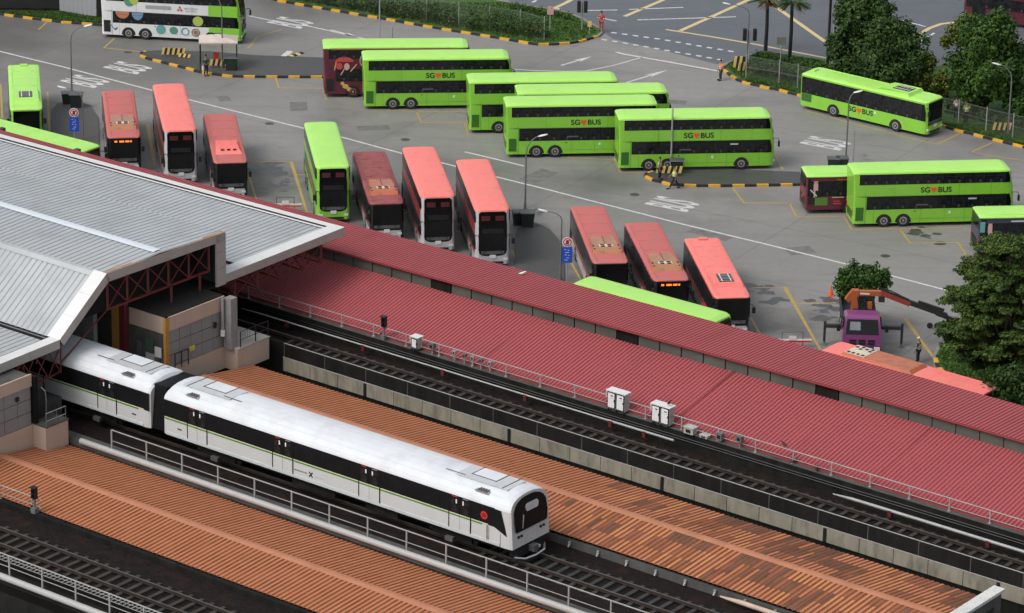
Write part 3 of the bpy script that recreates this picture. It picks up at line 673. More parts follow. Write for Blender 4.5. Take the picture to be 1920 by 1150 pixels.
def eqbox(u, v, label, w, h, m, post=.3):
    t, o = TO(u, v, 10.7)
    K = thing('equipment_box', label, 'equipment box', T(t, 5.95, 10.74), TA, 'small trackside boxes on the far parapet')
    if post: part('post', ('eqp', post), lambda b: b.tube((0, 0, 0), (0, 0, post), .035, galvlt), K)
    part('box', ('eqb', w, h, m.name), lambda b: (b.box((0, 0, h / 2), (w, w * .8, h), m), b.box((0, 0, h + .015), (w * 1.12, w * .92, .03), m), b.box((0, -w * .4 - .01, h * .5), (w * .5, .02, h * .5), black)), K, loc=(0, 0, post))
eqbox(810, 666, 'dark square box on a post just right of the narrow white cabinet', .34, .34, galv, .35)
for i, (u, lab) in enumerate(((853, 'first'), (872, 'second'), (888, 'third'), (903.5, 'fourth'), (921, 'fifth'))):
    eqbox(u, 678 + (u - 853) * .29, lab + ' from the left of five small post-mounted boxes on the far parapet', .22, .2, galv if i % 2 else galvlt, .42)
eqbox(1299, 811, 'pale chunky box with a white lid right of the pair of white cabinets', .62, .36, concpale, 0)
eqbox(1325, 820, 'low pale flat box next to the chunky box on the far parapet', .5, .14, concpale, 0)
eqbox(1353, 828, 'squat dark box between two handrail posts on the far parapet', .36, .4, galv, .12)
eqbox(1388, 840, 'dark box on two thin legs, rightmost of the trackside boxes', .36, .3, galv, .38)
def crow(u, v, z, label, s=1.0, m=None, hz=0.):
    m = m or inkblack; p = G(u, v, z); b = MB()
    rings = []
    for x, r_, zz in ((-.17, .012, .10), (-.1, .04, .115), (0, .065, .13), (.08, .05, .16), (.12, .035, .2), (.16, .034, .215), (.19, .015, .21), (.24, .004, .205)):
        rings.append([(x * s, cos(2 * pi * i / 8) * r_ * s, (zz + sin(2 * pi * i / 8) * r_) * s) for i in range(8)])
    b.loft(rings, m)
    for y in (-.02, .02): b.tube((0, y * s, .09 * s), (.01 * s, y * s, 0), .006 * s, m, 4)
    for y in (-1, 1): b.face([(.06 * s, y * .05 * s, .16 * s), (-.06 * s, y * .068 * s, .12 * s), (-.2 * s, y * .02 * s, .1 * s), (-.05 * s, y * .05 * s, .17 * s)], m)
    o = b.obj('bird', smooth=60); o.location = p; o.rotation_euler = (0, 0, hz); tag(o, label, 'bird', 'birds on the roofs and parapet'); return o
t, o = TO(1467, 842, 11.5)
b_ = crow(1467, 842, 11.93, 'black bird perched on the handrail before the red canopy', 1.3, hz=2.2); b_.location = T(t, 5.98, 11.52)
t, o = TO(1496, 866, 10.74); crow(1496, 866, 11.14, 'black bird on the parapet under the handrail, left of two', 1.2, hz=.4).location = T(t, 5.95, 10.74)
t, o = TO(1538, 880, 10.74); crow(1538, 880, 11.14, 'black bird on the parapet under the handrail, right of two', 1.2, hz=1.4).location = T(t, 5.95, 10.74)
crow(979, 517, 12.8, 'small white bird standing on the red canopy roof', 1.2, signwhite)
crow(1263, 755, 12.42, 'black bird on top of the right white cabinet', 1.1, hz=1).location = T(6.5, 5.95, 11.98)
# ---------------------------------------------------------------- station
ST = thing('station_roof', 'big silver ribbed metal station roof with white fascia and raised middle', 'roof', T(-40, -5, 14))
TE, TB = -20.8, -85
FE = lambda t: 10.4 + (t - TE) * .022
def fsh(t): return (t - TE) * .022
def sheet(name, prof, far=None, p=.42):
    b = MB(); ribbed(b, TB, TE - .05, prof, p, .032, silver, silverv, far=far, cw=.72); child(b, name, ST)
sheet('near_wing', [(-34, 14.35), (-14.35, 14.66)]); sheet('sloping_side', [(-13.8, 14.72), (-10.1, 17.46)]); sheet('main_roof', [(-10.1, 17.5), (-5.65, 17.66), (-.25, 17.42)])
sheet('far_wing', [(.0, 14.8), (9.55, 14.85)], far=fsh)
b = MB(); b.sweep([(-5.95, 17.73), (-5.65, 17.76), (-5.3, 17.73)], TB, TE - .3, silverlt); child(b, 'ridge_cap', ST)
b = MB(); b.sweep([(-10.35, 17.36), (-10.1, 17.56), (-9.85, 17.57)], TB, TE - .3, silver); child(b, 'eave_flashing', ST)
b = MB()
for o0, o1, z in ((-14.35, -13.8, 14.60),): b.tbox(TB, TE - .3, o0, o1, z, z + .04, mat('gutter_grey', (.20, .21, .21), rough=.6)); b.tbox(TB, TE - .5, o0 + .12, o1 - .2, z + .04, z + .075, concdark)
b.tbox(TB, TE - .9, 1.25, 1.5, 14.86, 14.92, concdark)
for i in range(30):      # gutter line and white rim along the far edge
    a, c = TB + (TE - TB) * i / 30, TB + (TE - TB) * (i + 1) / 30
    for o0, o1, z, m in ((9.55, 9.75, 14.93, fasciaw), (9.75, 9.88, 14.88, black), (9.88, 10.4, 14.98, fasciaw)):
        b.face([T(a, o0 + fsh(a), z), T(c, o0 + fsh(c), z), T(c, o1 + fsh(c), z), T(a, o1 + fsh(a), z)], m)
    b.face([T(a, 10.4 + fsh(a), 14.98), T(c, 10.4 + fsh(c), 14.98), T(c, 10.4 + fsh(c), 14.4), T(a, 10.4 + fsh(a), 14.4)], fasciag)
child(b, 'gutter_and_rim', ST)
b = MB(); b.tbox(TB, TE - .2, -.45, -.2, 14.8, 17.4, silver); child(b, 'upstand_wall', ST)
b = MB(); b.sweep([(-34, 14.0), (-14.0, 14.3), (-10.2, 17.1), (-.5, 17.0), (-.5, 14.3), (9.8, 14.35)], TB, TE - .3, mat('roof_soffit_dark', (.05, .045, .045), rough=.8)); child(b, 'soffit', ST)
def rim(p, q, cap, n, h=.52, cw=.72, capm=fasciaw):     # one run of fascia panels and cap sheets
    for i in range(n):
        a = [p[k] + (q[k] - p[k]) * (i / n) for k in (0, 1)]; c = [p[k] + (q[k] - p[k]) * ((i + 1) / n) for k in (0, 1)]
        dx = .012 if i < n - 1 else 0; L_ = hypot(c[0] - a[0], c[1] - a[1]); c2 = [c[k] - (c[k] - a[k]) * dx / L_ for k in (0, 1)]
        ex, ez = (c2[0] - a[0]), (c2[1] - a[1]); ln = hypot(ex, ez); nx, nz_ = ez / ln * h, -ex / ln * h
        b = MB(); vs = []
        for t in (TE - .08, TE + .02):
            vs += [T(t, a[0], a[1] + .1), T(t, c2[0], c2[1] + .1), T(t, c2[0] + nx, c2[1] + .1 + nz_), T(t, a[0] + nx, a[1] + .1 + nz_)]
        b.add(vs, [(0, 1, 2, 3), (7, 6, 5, 4), (0, 4, 5, 1), (1, 5, 6, 2), (2, 6, 7, 3), (3, 7, 4, 0)], fasciag)
        if cap: b.face([T(TE + .022, a[0], a[1] + .105), T(TE + .022, c2[0], c2[1] + .105), T(TE - cw, c2[0], c2[1] + .10), T(TE - cw, a[0], a[1] + .10)], capm)
        child(b, 'fascia_panel', ST)
rim((-34, 14.38), (-13.85, 14.70), 1, 9); rim((-13.85, 14.70), (-10.05, 17.55), 1, 3, cw=.95)
rim((-10.05, 17.55), (-.25, 17.40), 1, 6, cw=.28, capm=rustcap); rim((-.2, 14.80), (10.4, 14.88), 1, 6, cw=.9)
b = MB(); 
for z0, z1 in ((14.3, 15.35), (15.37, 16.4), (16.42, 17.45)): b.tbox(TE - .1, TE + .02, -1.0, -.2, z0, z1, fasciag)
for z0, z1 in ((14.3, 15.35), (15.37, 16.4), (16.42, 17.45)): b.tbox(TE - 1.6, TE - .1, -.28, -.2, z0, z1, greypanel)
child(b, 'upstand_panel', ST)
# trusses: cantilevers along the track direction with cross bracing
TR_ = thing('roof_truss', 'oxide red steel trusses under the end of the silver station roof', 'truss', T(-21.5, -4, 14))
def tr(b, p, q, w=.09): b.beam(T(*p), T(*q), w, w, truss)
def canti(os_, z, dep, back=-27, te=-21.1):
    for i, o_ in enumerate(os_):
        b = MB(); n = 4; ts = [te + (back - te) * k / n for k in range(n + 1)]
        tr(b, (te, o_, z), (back, o_, z)); tr(b, (te, o_, z - dep), (back, o_, z - dep)); tr(b, (te, o_, z), (te, o_, z - dep - .1), .13)
        for k in range(n):
            a, c = ts[k], ts[k + 1]
            if k % 2: tr(b, (a, o_, z), (c, o_, z - dep), .06)
            else: tr(b, (a, o_, z - dep), (c, o_, z), .06)
            tr(b, (c, o_, z), (c, o_, z - dep), .06)
        if i + 1 < len(os_):
            p_ = os_[i + 1]
            for t_ in (te, te - 1.5):
                tr(b, (t_, o_, z), (t_, p_, z - dep), .06); tr(b, (t_, o_, z - dep), (t_, p_, z), .06); tr(b, (t_, o_, z - .02), (t_, p_, z - .02), .08)
        child(b, 'truss_frame', TR_)
canti([.9, 2.9, 4.9, 6.9, 8.6], 14.3, 1.15, back=-26)
canti([-26, -24, -22, -20.2, -18.4, -16.4], 14.15, 1.05)
b = MB()
nodes = [-9.6, -8.0, -6.3, -4.6, -2.9, -1.2]
for i, o_ in enumerate(nodes):
    tr(b, (-21.2, o_, 17.0), (-21.2, o_, 15.3), .12)
    if i + 1 < len(nodes):
        p_ = nodes[i + 1]; m_ = (o_ + p_) / 2
        tr(b, (-21.2, o_, 16.95), (-21.2, p_, 16.9), .1); tr(b, (-21.2, o_, 15.3), (-21.2, p_, 15.28), .12)
        tr(b, (-21.2, o_, 15.3), (-21.2, p_, 16.9), .06); tr(b, (-21.2, o_, 16.9), (-21.2, p_, 15.3), .06)
child(b, 'truss_frame', TR_)
b = MB()
for o_ in (-4.6, -2.2):
    tr(b, (-21.0, o_, 15.3), (-21.0, o_, 12.6), .13); tr(b, (-21.0, o_, 12.6), (-21.0, o_ - 1.9, 13.6), .07); tr(b, (-21.0, o_, 12.6), (-21.0, o_ + 1.7, 13.7), .07); tr(b, (-21.0, o_ - 1.9, 13.6), (-21.0, o_ + 1.7, 13.7), .09)
    b.tbox(-21.15, -20.85, o_ - .15, o_ + .15, 12.35, 12.6, truss); child(b, 'hanging_bracket', TR_); b = MB()
tr(b, (-21.2, -9.6, 15.3), (-21.2, -13.4, 13.2), .06); tr(b, (-21.2, -13.4, 14.4), (-21.2, -13.4, 12.6), .08); tr(b, (-21.2, -13.4, 12.7), (-21.2, -16.4, 12.4), .08)
for i in range(4): tr(b, (-21.2, -13.4 - i, 14.2), (-21.2, -14.4 - i, 12.7 if i % 2 else 12.6), .06); tr(b, (-21.2, -14.4 - i, 14.2), (-21.2, -13.4 - i, 12.6), .06)
child(b, 'truss_frame', TR_)
# buildings
def panels(b, t, o0, o1, z0, z1, nz_, no):
    for i in range(nz_):
        for j in range(no):
            a, c = o0 + (o1 - o0) * j / no, o0 + (o1 - o0) * (j + 1) / no; e, f_ = z0 + (z1 - z0) * i / nz_, z0 + (z1 - z0) * (i + 1) / nz_
            b.tbox(t - .03, t, a + .015, c - .015, e + .02, f_ - .02, greypanel)
SB = thing('station_building', 'grey-panelled platform building with cream base and ochre corner column, behind the train', 'building', T(-25, -4, 9))
b = MB(); b.tbox(-70, -19.6, -6.6, -1.78, 11.2, 14.3, concmid); panels(b, -19.56, -6.45, -1.78, 11.2, 13.45, 3, 5); b.tbox(-19.6, -19.5, -6.7, -1.75, 13.45, 14.3, creampink); child(b, 'end_wall', SB)
shadem = mat('painted_interior_shade', (.012, .010, .010), rough=.9)
b = MB(); b.tbox(-70, -19.62, -6.65, -1.78, 14.32, 14.36, shadem); b.tbox(-70, -24, -13.4, .0, 14.36, 14.42, shadem); b.tbox(-22.9, -22.8, -9.9, -.5, 14.42, 17.1, shadem); b.tbox(-60, -21.2, -1.7, 1.4, 14.1, 14.2, shadem); child(b, 'shade_sheets', SB)  # near-black sheets added; the station interior's shade is put into their colour
b = MB(); b.tbox(-19.65, -19.48, -6.75, -6.45, 11.1, 14.3, orangecol); child(b, 'corner_column', SB)
b = MB(); b.tbox(-22.9, -22.5, -6.95, -6.6, 11.1, 14.6, truss); b.tbox(-23.5, -22.95, -6.95, -6.65, 11.1, 14.6, orangecol); child(b, 'corner_column', SB)
b = MB(); b.tbox(-70, -19.5, -9.8, -1.75, 9.85, 11.18, creampink); b.tbox(-21.0, -18.55, -1.74, 1.0, 9.85, 11.2, creampink); b.tbox(-21, -18.5, -1.74, 1.05, 11.2, 11.25, concpale); b.tbox(-19.5, -19.49, -9.8, -1.75, 9.85, 11.18, creampink); child(b, 'base', SB)
b = MB(); b.tbox(-22.4, -19.7, -6.64, -6.6, 13.3, 14.3, creampink)
for t_, z_, w_, h_, m in ((-20.4, 12.1, .5, .6, signwhite), (-21.1, 12.4, .6, .8, mat('notice_green', (.05, .12, .07), rough=.6)), (-21.1, 11.65, .7, .5, offwhite), (-21.8, 12.0, .4, .9, dashg), (-20.5, 11.5, .45, .5, dashg)):
    b.tbox(t_, t_ + w_, -6.70, -6.64, z_ - h_ / 2, z_ + h_ / 2, m)
child(b, 'notice_board', SB)
b = MB(); b.tbox(-50, -24.3, -7.6, -7.3, 10.9, 14.2, mat('pale_interior_wall', (.34, .36, .38), rough=.5, var=.15)); child(b, 'side_wall', SB)
b = MB(); b.tbox(-19.46, -19.40, -2.75, -2.55, 12.6, 12.95, black); child(b, 'wall_lamp', SB)
b = MB(); b.tbox(-19.35, -18.8, -2.0, -1.45, 11.2, 14.3, greysteel); child(b, 'roof_column', SB)
b = MB(); b.tube(T(-19.3, -2.15, 12.3), T(-19.3, -2.15, 14.3), .09, railgrey, 10); b.tube(T(-19.3, -2.15, 12.0), T(-19.3, -2.15, 12.35), .14, signwhite, 10); child(b, 'downpipe', SB)
RL = thing('railing', 'black railing on the cream block beside the grey roof column', 'railing', T(-18.7, -.5, 11.25))
b = MB()
for o_ in (-1.4, -.1, 1.0): b.tube(T(-18.62, o_, 11.25), T(-18.62, o_, 12.2), .035, black)
for z_ in (11.7, 12.2): b.tube(T(-18.62, -1.4, z_), T(-18.62, 1.0, z_), .02, black)
for o_ in [-1.2 + .2 * i for i in range(11)]: b.tube(T(-18.62, o_, 11.7), T(-18.62, o_, 12.2), .008, black, 4)
child(b, 'rail_frame', RL)
RL = thing('railing', 'black gate railing with yellow tag in front of the grey-panelled wall', 'railing', T(-19.1, -6, 11.18))
b = MB()
for o_ in (-6.3, -5.75, -5.2): b.tube(T(-19.2, o_, 11.18), T(-19.2, o_, 12.15), .035, black)
for z_ in (11.5, 12.1): b.tube(T(-19.2, -6.3, z_), T(-19.2, -5.2, z_), .02, black)
child(b, 'rail_frame', RL)
b = MB(); b.tbox(-19.2, -19.15, -5.1, -4.7, 11.95, 12.2, mat('tag_yellow', (.6, .6, .05), rough=.5)); child(b, 'tag', RL)
LB = thing('station_building', 'grey-panelled building end with cream base at the left edge', 'building', T(-25, -20, 9))
b = MB(); b.tbox(-70, -19.6, -24.5, -17.4, 11.2, 14.1, concmid); panels(b, -19.56, -24.5, -17.4, 11.2, 13.45, 3, 7); b.tbox(-19.6, -19.5, -24.5, -17.35, 13.45, 14.15, creampink); child(b, 'end_wall', LB)
b = MB(); b.tbox(-70, -19.5, -24.5, -17.36, 9.7, 11.18, creampink); b.tbox(-21.2, -18.55, -17.34, -15.6, 9.7, 11.2, creampink); b.tbox(-21.2, -18.5, -17.34, -15.55, 11.2, 11.25, concmid); b.tbox(-70, -21.2, -17.36, -13.4, 9.7, 11.18, concmid); child(b, 'base', LB)
b = MB(); b.tbox(-19.7, -19.3, -17.3, -17.1, 11.2, 14.0, concdark); child(b, 'roof_column', LB)
b = MB(); b.tbox(-19.5, -19.42, -18.6, -18.4, 12.9, 13.15, black); child(b, 'wall_lamp', LB)
EQ = thing('equipment_cabinet', 'black equipment cabinet with pale cables standing between left building and train', 'cabinet', T(-20.2, -16.6, 11.25), TA)
part('body', None, lambda b: (b.box((0, 0, .8), (1.0, .8, 1.5), black, 0, .95, .9), b.box((.1, 0, 1.6), (.6, .5, .15), black)), EQ)
part('cable', None, lambda b: (b.path([(.3, .35, 1.7), (.55, .4, 1.5), (.6, .42, .9), (.5, .45, .2)], .03, railgrey), b.path([(-.4, -.4, 1.4), (-.5, -.5, .7), (-.5, -.5, .1)], .025, railgrey)), EQ)
RL = thing('railing', 'low pale railing on the cream block at the left building', 'railing', T(-18.9, -16.5, 11.25))
b = MB()
for z_ in (11.55, 12.0): b.tube(T(-18.62, -17.2, z_), T(-18.62, -15.7, z_), .025, railgrey)
for o_ in (-17.2, -16.4, -15.7): b.tube(T(-18.62, o_, 11.25), T(-18.62, o_, 12.0), .025, galv)
child(b, 'rail_frame', RL)

# ---------------------------------------------------------------- train
twhite = paint('train_white', (.55, .555, .545), rough=.4, coat=.15, dirt=(.50, .50, .50), dirtlo=.55, dirthi=.85, dscale=.8)
troof = paint('train_roof_white', (.66, .69, .72), rough=.65, coat=0, spec=.25, dirt=(.50, .52, .54), dirtlo=.5, dirthi=.8, dscale=.5)
tgrey = paint('train_roof_panel_grey', (.54, .56, .57), rough=.55)
tgreen = paint('train_green_stripe', (.06, .26, .04)); tcream = paint('train_cream_stripe', (.72, .62, .48)); tblack = mat('train_black', (.010, .011, .012), rough=.4, var=.2, obj=True, spec=.12, rvar=.08)
def tsec(hw=1.6, zb=.88, ze=2.9, zt=3.68, kz=1.0):
    right = [(-hw, zb), (-hw, ze)]; arc = [(-hw * .985, ze + .12), (-hw * .93, ze + .30), (-hw * .8, ze + .50), (-hw * .58, ze + .66), (-hw * .3, ze + .75), (0, ze + .78)]
    pts = right + [(y, ze + (z - ze) * kz) for y, z in arc]; return pts + [(-y, z) for y, z in pts[-2::-1]]
def car(label, t0, t1, cab):
    L_ = t1 - t0; K = thing('train_car', label, 'train car', T((t0 + t1) / 2, -11.5, 10.0), TA, 'cars of the white train'); h = L_ / 2
    st = [(-h, .95, .7), (-h + .12, .985, .9), (-h + .35, 1, 1)] + ([(h - .9, 1, 1), (h - .45, 1.0, .98), (h - .16, .985, .92), (h, .955, .84)] if cab else [(h - .35, 1, 1), (h - .12, .985, .9), (h, .95, .7)])
    def body(b):
        rings = []
        for x, s_, kz in st:
            pts = tsec(1.6 * s_, kz=kz); 
            rings.append([(x - (.30 * max(0, (z - 1.6) / 2) ** 1.6 if cab and x > h - .5 else 0), y, z) for y, z in pts if z <= 2.95 or True])
        n = len(rings[0])
        for j in range(len(rings) - 1):
            for i in range(n - 1):
                m = twhite if (i == 0 or i == n - 2) else troof
                b.face([rings[j][i], rings[j + 1][i], rings[j + 1][i + 1], rings[j][i + 1]][::-1], m)
        b.face(rings[0], twhite); b.face(rings[-1][::-1], twhite)
        b.face([(-h, -1.5, .88), (h - .1, -1.4, .88), (h - .1, 1.4, .88), (-h, 1.5, .88)], tblack)
        for y in (-1, 1): b.box((0 if not cab else -.3, y * 1.56, .98), (L_ - 1.0, .14, .16), tgrey)
    part('body', None, body, K, 50)
    hx = h - (1.15 if cab else .06)
    for y in (-1, 1):
        part('window_band', None, lambda b: (b.box(((-h + .06 + hx) / 2, y * 1.603, 2.40), (hx + h - .06, .012, 1.04), tblack)), K)
        part('stripe', None, lambda b: (b.box(((-h + .1 + hx - .8) / 2, y * 1.606, 1.84), (hx - .8 + h - .1, .012, .09), tgreen), b.box(((-h + .1 + hx - .4) / 2, y * 1.606, 1.91), (hx - .4 + h - .1, .012, .05), tcream)), K)
        for dx in ((-9.55, -3.4, 2.6, 8.65) if cab else (-8.4, -2.7, 2.9, 8.5)):
            for s_ in (-1, 1):
                dr = part('door', ('tdoor', y, s_), lambda b: (b.box((0, y * 1.611, 1.39), (.68, .014, .80), twhite), b.box((0, y * 1.611, 2.40), (.68, .014, .98), tblack), b.box((s_ * .35, y * 1.613, 1.9), (.065, .02, 1.98), tblack), b.box((0, y * 1.614, 2.86), (.34, .016, .035), signred if s_ < 0 else railgrey),
                    b.box((0, y * 1.612, 1.84), (.66, .02, .09), tgreen), b.box((0, y * 1.612, 1.91), (.66, .02, .05), tcream)), K, loc=(dx + s_ * .36, 0, 0))
                part('door_window', ('tdw', y), lambda b: b.box((0, y * 1.622, 2.36), (.42, .01, .70), glass2), dr)
                part('sticker', ('tds', y, s_), lambda b: b.box((-s_ * .14, y * 1.63, 2.62), (.08, .01, .22), signwhite), dr)
        for wx in ((-6.65, -.6, 5.45) if cab else (-5.55, .1, 5.7)):
            part('window', ('twin', y), lambda b: (b.box((0, y * 1.612, 2.38), (3.3, .012, .72), tblack), b.box((0, y * 1.620, 2.38), (.04, .01, .72), tblack)), K, loc=(wx + (0 if not cab else .2), 0, 0))
        for ex in (-h + 1.2, h - (3.6 if cab else 1.2)): part('number', None, lambda b: b.box((ex, y * 1.606, 1.42), (.30, .01, .07), tblack), K)
    for sx in (-1, 1):      # roof equipment at both ends: white panel frames and grilles
        cx = sx * (h - 2.4) - (.3 if cab and sx > 0 else 0)
        def gear(b):
            b.box((cx, 0, 3.668), (3.4, 1.5, .04), tgrey); b.box((cx - sx * .2, .25, 3.69), (1.5, 1.0, .02), troof)
            for dx, dy, wx_, wy in ((-.98, .35, .03, 1.2), (.6, .35, .03, 1.2), (-.2, -.32, 1.6, .03), (1.35, .1, .03, 1.7), (-1.8, -.75, 1.3, .03)): b.box((cx + sx * dx, dy * .8, 3.70), (wx_, wy, .02), tblack)
        part('roof_panel', None, gear, K)
        def grl(b):
            for k in range(4): b.box((cx + sx * .5 + (k - 1.5) * .16, -1.12, 3.5), (.1, .42, .06), dashg)
            b.box((cx + sx * .5, -1.12, 3.46), (.85, .52, .06), chrome)
        part('roof_grille', None, grl, K)
    def rack(b):
        for y in (-1.36, -1.22, 1.36, 1.22): b.box((0, y, 3.30 if abs(y) > 1.3 else 3.42), (L_ - 1.8, .02, .02), tgrey)
    part('drip_rail', None, rack, K)
    for bx in (-h + 3.6, h - 4.2):
        bg_ = part('bogie', None, lambda b: (b.box((bx, 0, .45), (3.2, 2.2, .28), black), b.box((bx, -1.15, .42), (2.6, .16, .3), concdark), b.box((bx, 1.15, .42), (2.6, .16, .3), concdark), b.box((bx, -1.4, .3), (.5, .22, .24), concmid)), K)
        for wx in (-1.05, 1.05):
            part('wheel', ('twh',), lambda b: (b.tube((0, -.78, 0), (0, -.68, 0), .42, railrust, 16), b.tube((0, .68, 0), (0, .78, 0), .42, railrust, 16), b.tube((0, -.7, 0), (0, .7, 0), .08, black, 8)), bg_, loc=(bx + wx, 0, .42))
    part('underframe', None, lambda b: (b.box((0, 0, .72), (L_ - 1.2, 2.5, .3), concdark), b.box((-1.5, -.95, .5), (3.0, .7, .45), concdark), b.box((3.2, -.9, .5), (2.2, .8, .4), concdark)), K)
    if cab:
        fx = lambda z: h - .30 * max(0, (z - 1.6) / 2) ** 1.6 + .012
        def front(b, zs, m, off=.012):
            for i in range(len(zs) - 1):
                (z0, w0, c0), (z1, w1, c1) = zs[i], zs[i + 1]
                b.face([(fx(z0) + off, c0 - w0, z0), (fx(z0) + off, c0 + w0, z0), (fx(z1) + off, c1 + w1, z1), (fx(z1) + off, c1 - w1, z1)], m)
        sc = part('windscreen', None, lambda b: front(b, [(1.72, 1.22, 0), (1.80, 1.32, 0), (2.3, 1.38, 0), (2.85, 1.34, 0), (3.10, 1.18, 0), (3.26, .95, 0), (3.38, .6, 0), (3.42, .3, 0)], tblack), K)
        part('destination_sign', None, lambda b: front(b, [(2.62, .42, .15), (2.70, .50, .15), (2.86, .56, .15), (2.98, .50, .15), (3.03, .40, .15)], mat('blind_grey', (.50, .51, .52), rough=.5, obj=True), .024), sc)
        part('wiper', None, lambda b: b.beam((fx(2.0) + .03, -.75, 1.85), (fx(2.5) + .03, -.62, 2.55), .05, .02, galvlt), sc)
        for y in (-1.05, -.80, .80, 1.05): part('headlight', ('thl',), lambda b: b.tube((0, 0, 0), (.05, 0, 0), .075, black, 12), K, loc=(h - .02, y, 1.45))
        part('front_seam', None, lambda b: (b.box((h + .004, 0.45, 1.35), (.01, .012, .6), tgrey), b.box((h + .004, -.45, 1.35), (.01, .012, .6), tgrey)), K)
        part('coupler', None, lambda b: (b.box((h - .25, 0, .55), (.5, 2.3, .5), black), b.box((h + .1, 0, .6), (.5, .4, .32), dashg), b.path([(h - .1, -1.25, .35), (h + .25, -.8, .25), (h + .32, 0, .22), (h + .25, .8, .25), (h - .1, 1.25, .35)], .06, chrome), b.box((h + .2, .3, .62), (.3, .08, .14), lampglass)), K)
        for y in (-1, 1):
            part('cab_window', ('tcw', y), lambda b: b.face([(h - 1.2, y * 1.612, 2.9), (h - 1.2, y * 1.612, 1.9), (h - .34, y * 1.612, 1.55), (h - .48, y * 1.612, 2.1), (h - .62, y * 1.612, 2.55), (h - .72, y * 1.612, 2.88)][::y], tblack), K)
            dr = part('cab_door', ('tcd', y), lambda b: (b.box((h - 1.5, y * 1.606, 1.35), (.02, .012, .9), dashg), b.box((h - .75, y * 1.606, 1.25), (.02, .012, .7), dashg)), K)
            part('handle', ('tch', y), lambda b: b.tube((h - 1.6, y * 1.65, 1.1), (h - 1.6, y * 1.65, 1.9), .025, chrome), dr)
        ax = h - 1.82
        part('emblem', None, lambda b: ([b.face([(ax + cos(2 * pi * i / 24) * .22, -1.618, 2.35 + sin(2 * pi * i / 24) * .22) for i in range(24)], signred)], [b.box((ax + .0, -1.624, 2.35 + dz), (w_, .008, .05), maroon) for dz, w_ in ((.08, .2), (0, .3), (-.08, .2))]), K)
        def lettering(b):
            for i in range(9): b.box((-2.6 + i * .11, -1.608, 1.36), (.07, .008, .05 + .03 * (i % 2)), dashg)
            b.beam((-1.55, -1.612, 1.50), (-1.32, -1.612, 1.22), .012, .06, tblack); b.beam((-1.32, -1.612, 1.50), (-1.55, -1.612, 1.22), .012, .06, tblack)
            for i in range(5): b.box((-1.15 + i * .11, -1.608, 1.34), (.07, .008, .05), offwhite)
        part('side_logo', None, lettering, K)
    else:
        part('gangway', None, lambda b: b.box((h + .42, 0, 2.15), (.95, 2.9, 2.5), tblack, 0, 1, .8), K)
    # passengers' clothes seen as small patches behind the glass are left to the panes
    return K
car('white lead car of the train with black cab windscreen and green stripe', -13.75, 10.35, True)
car('white train car half under the silver station roof', -38.2, -14.75, False)
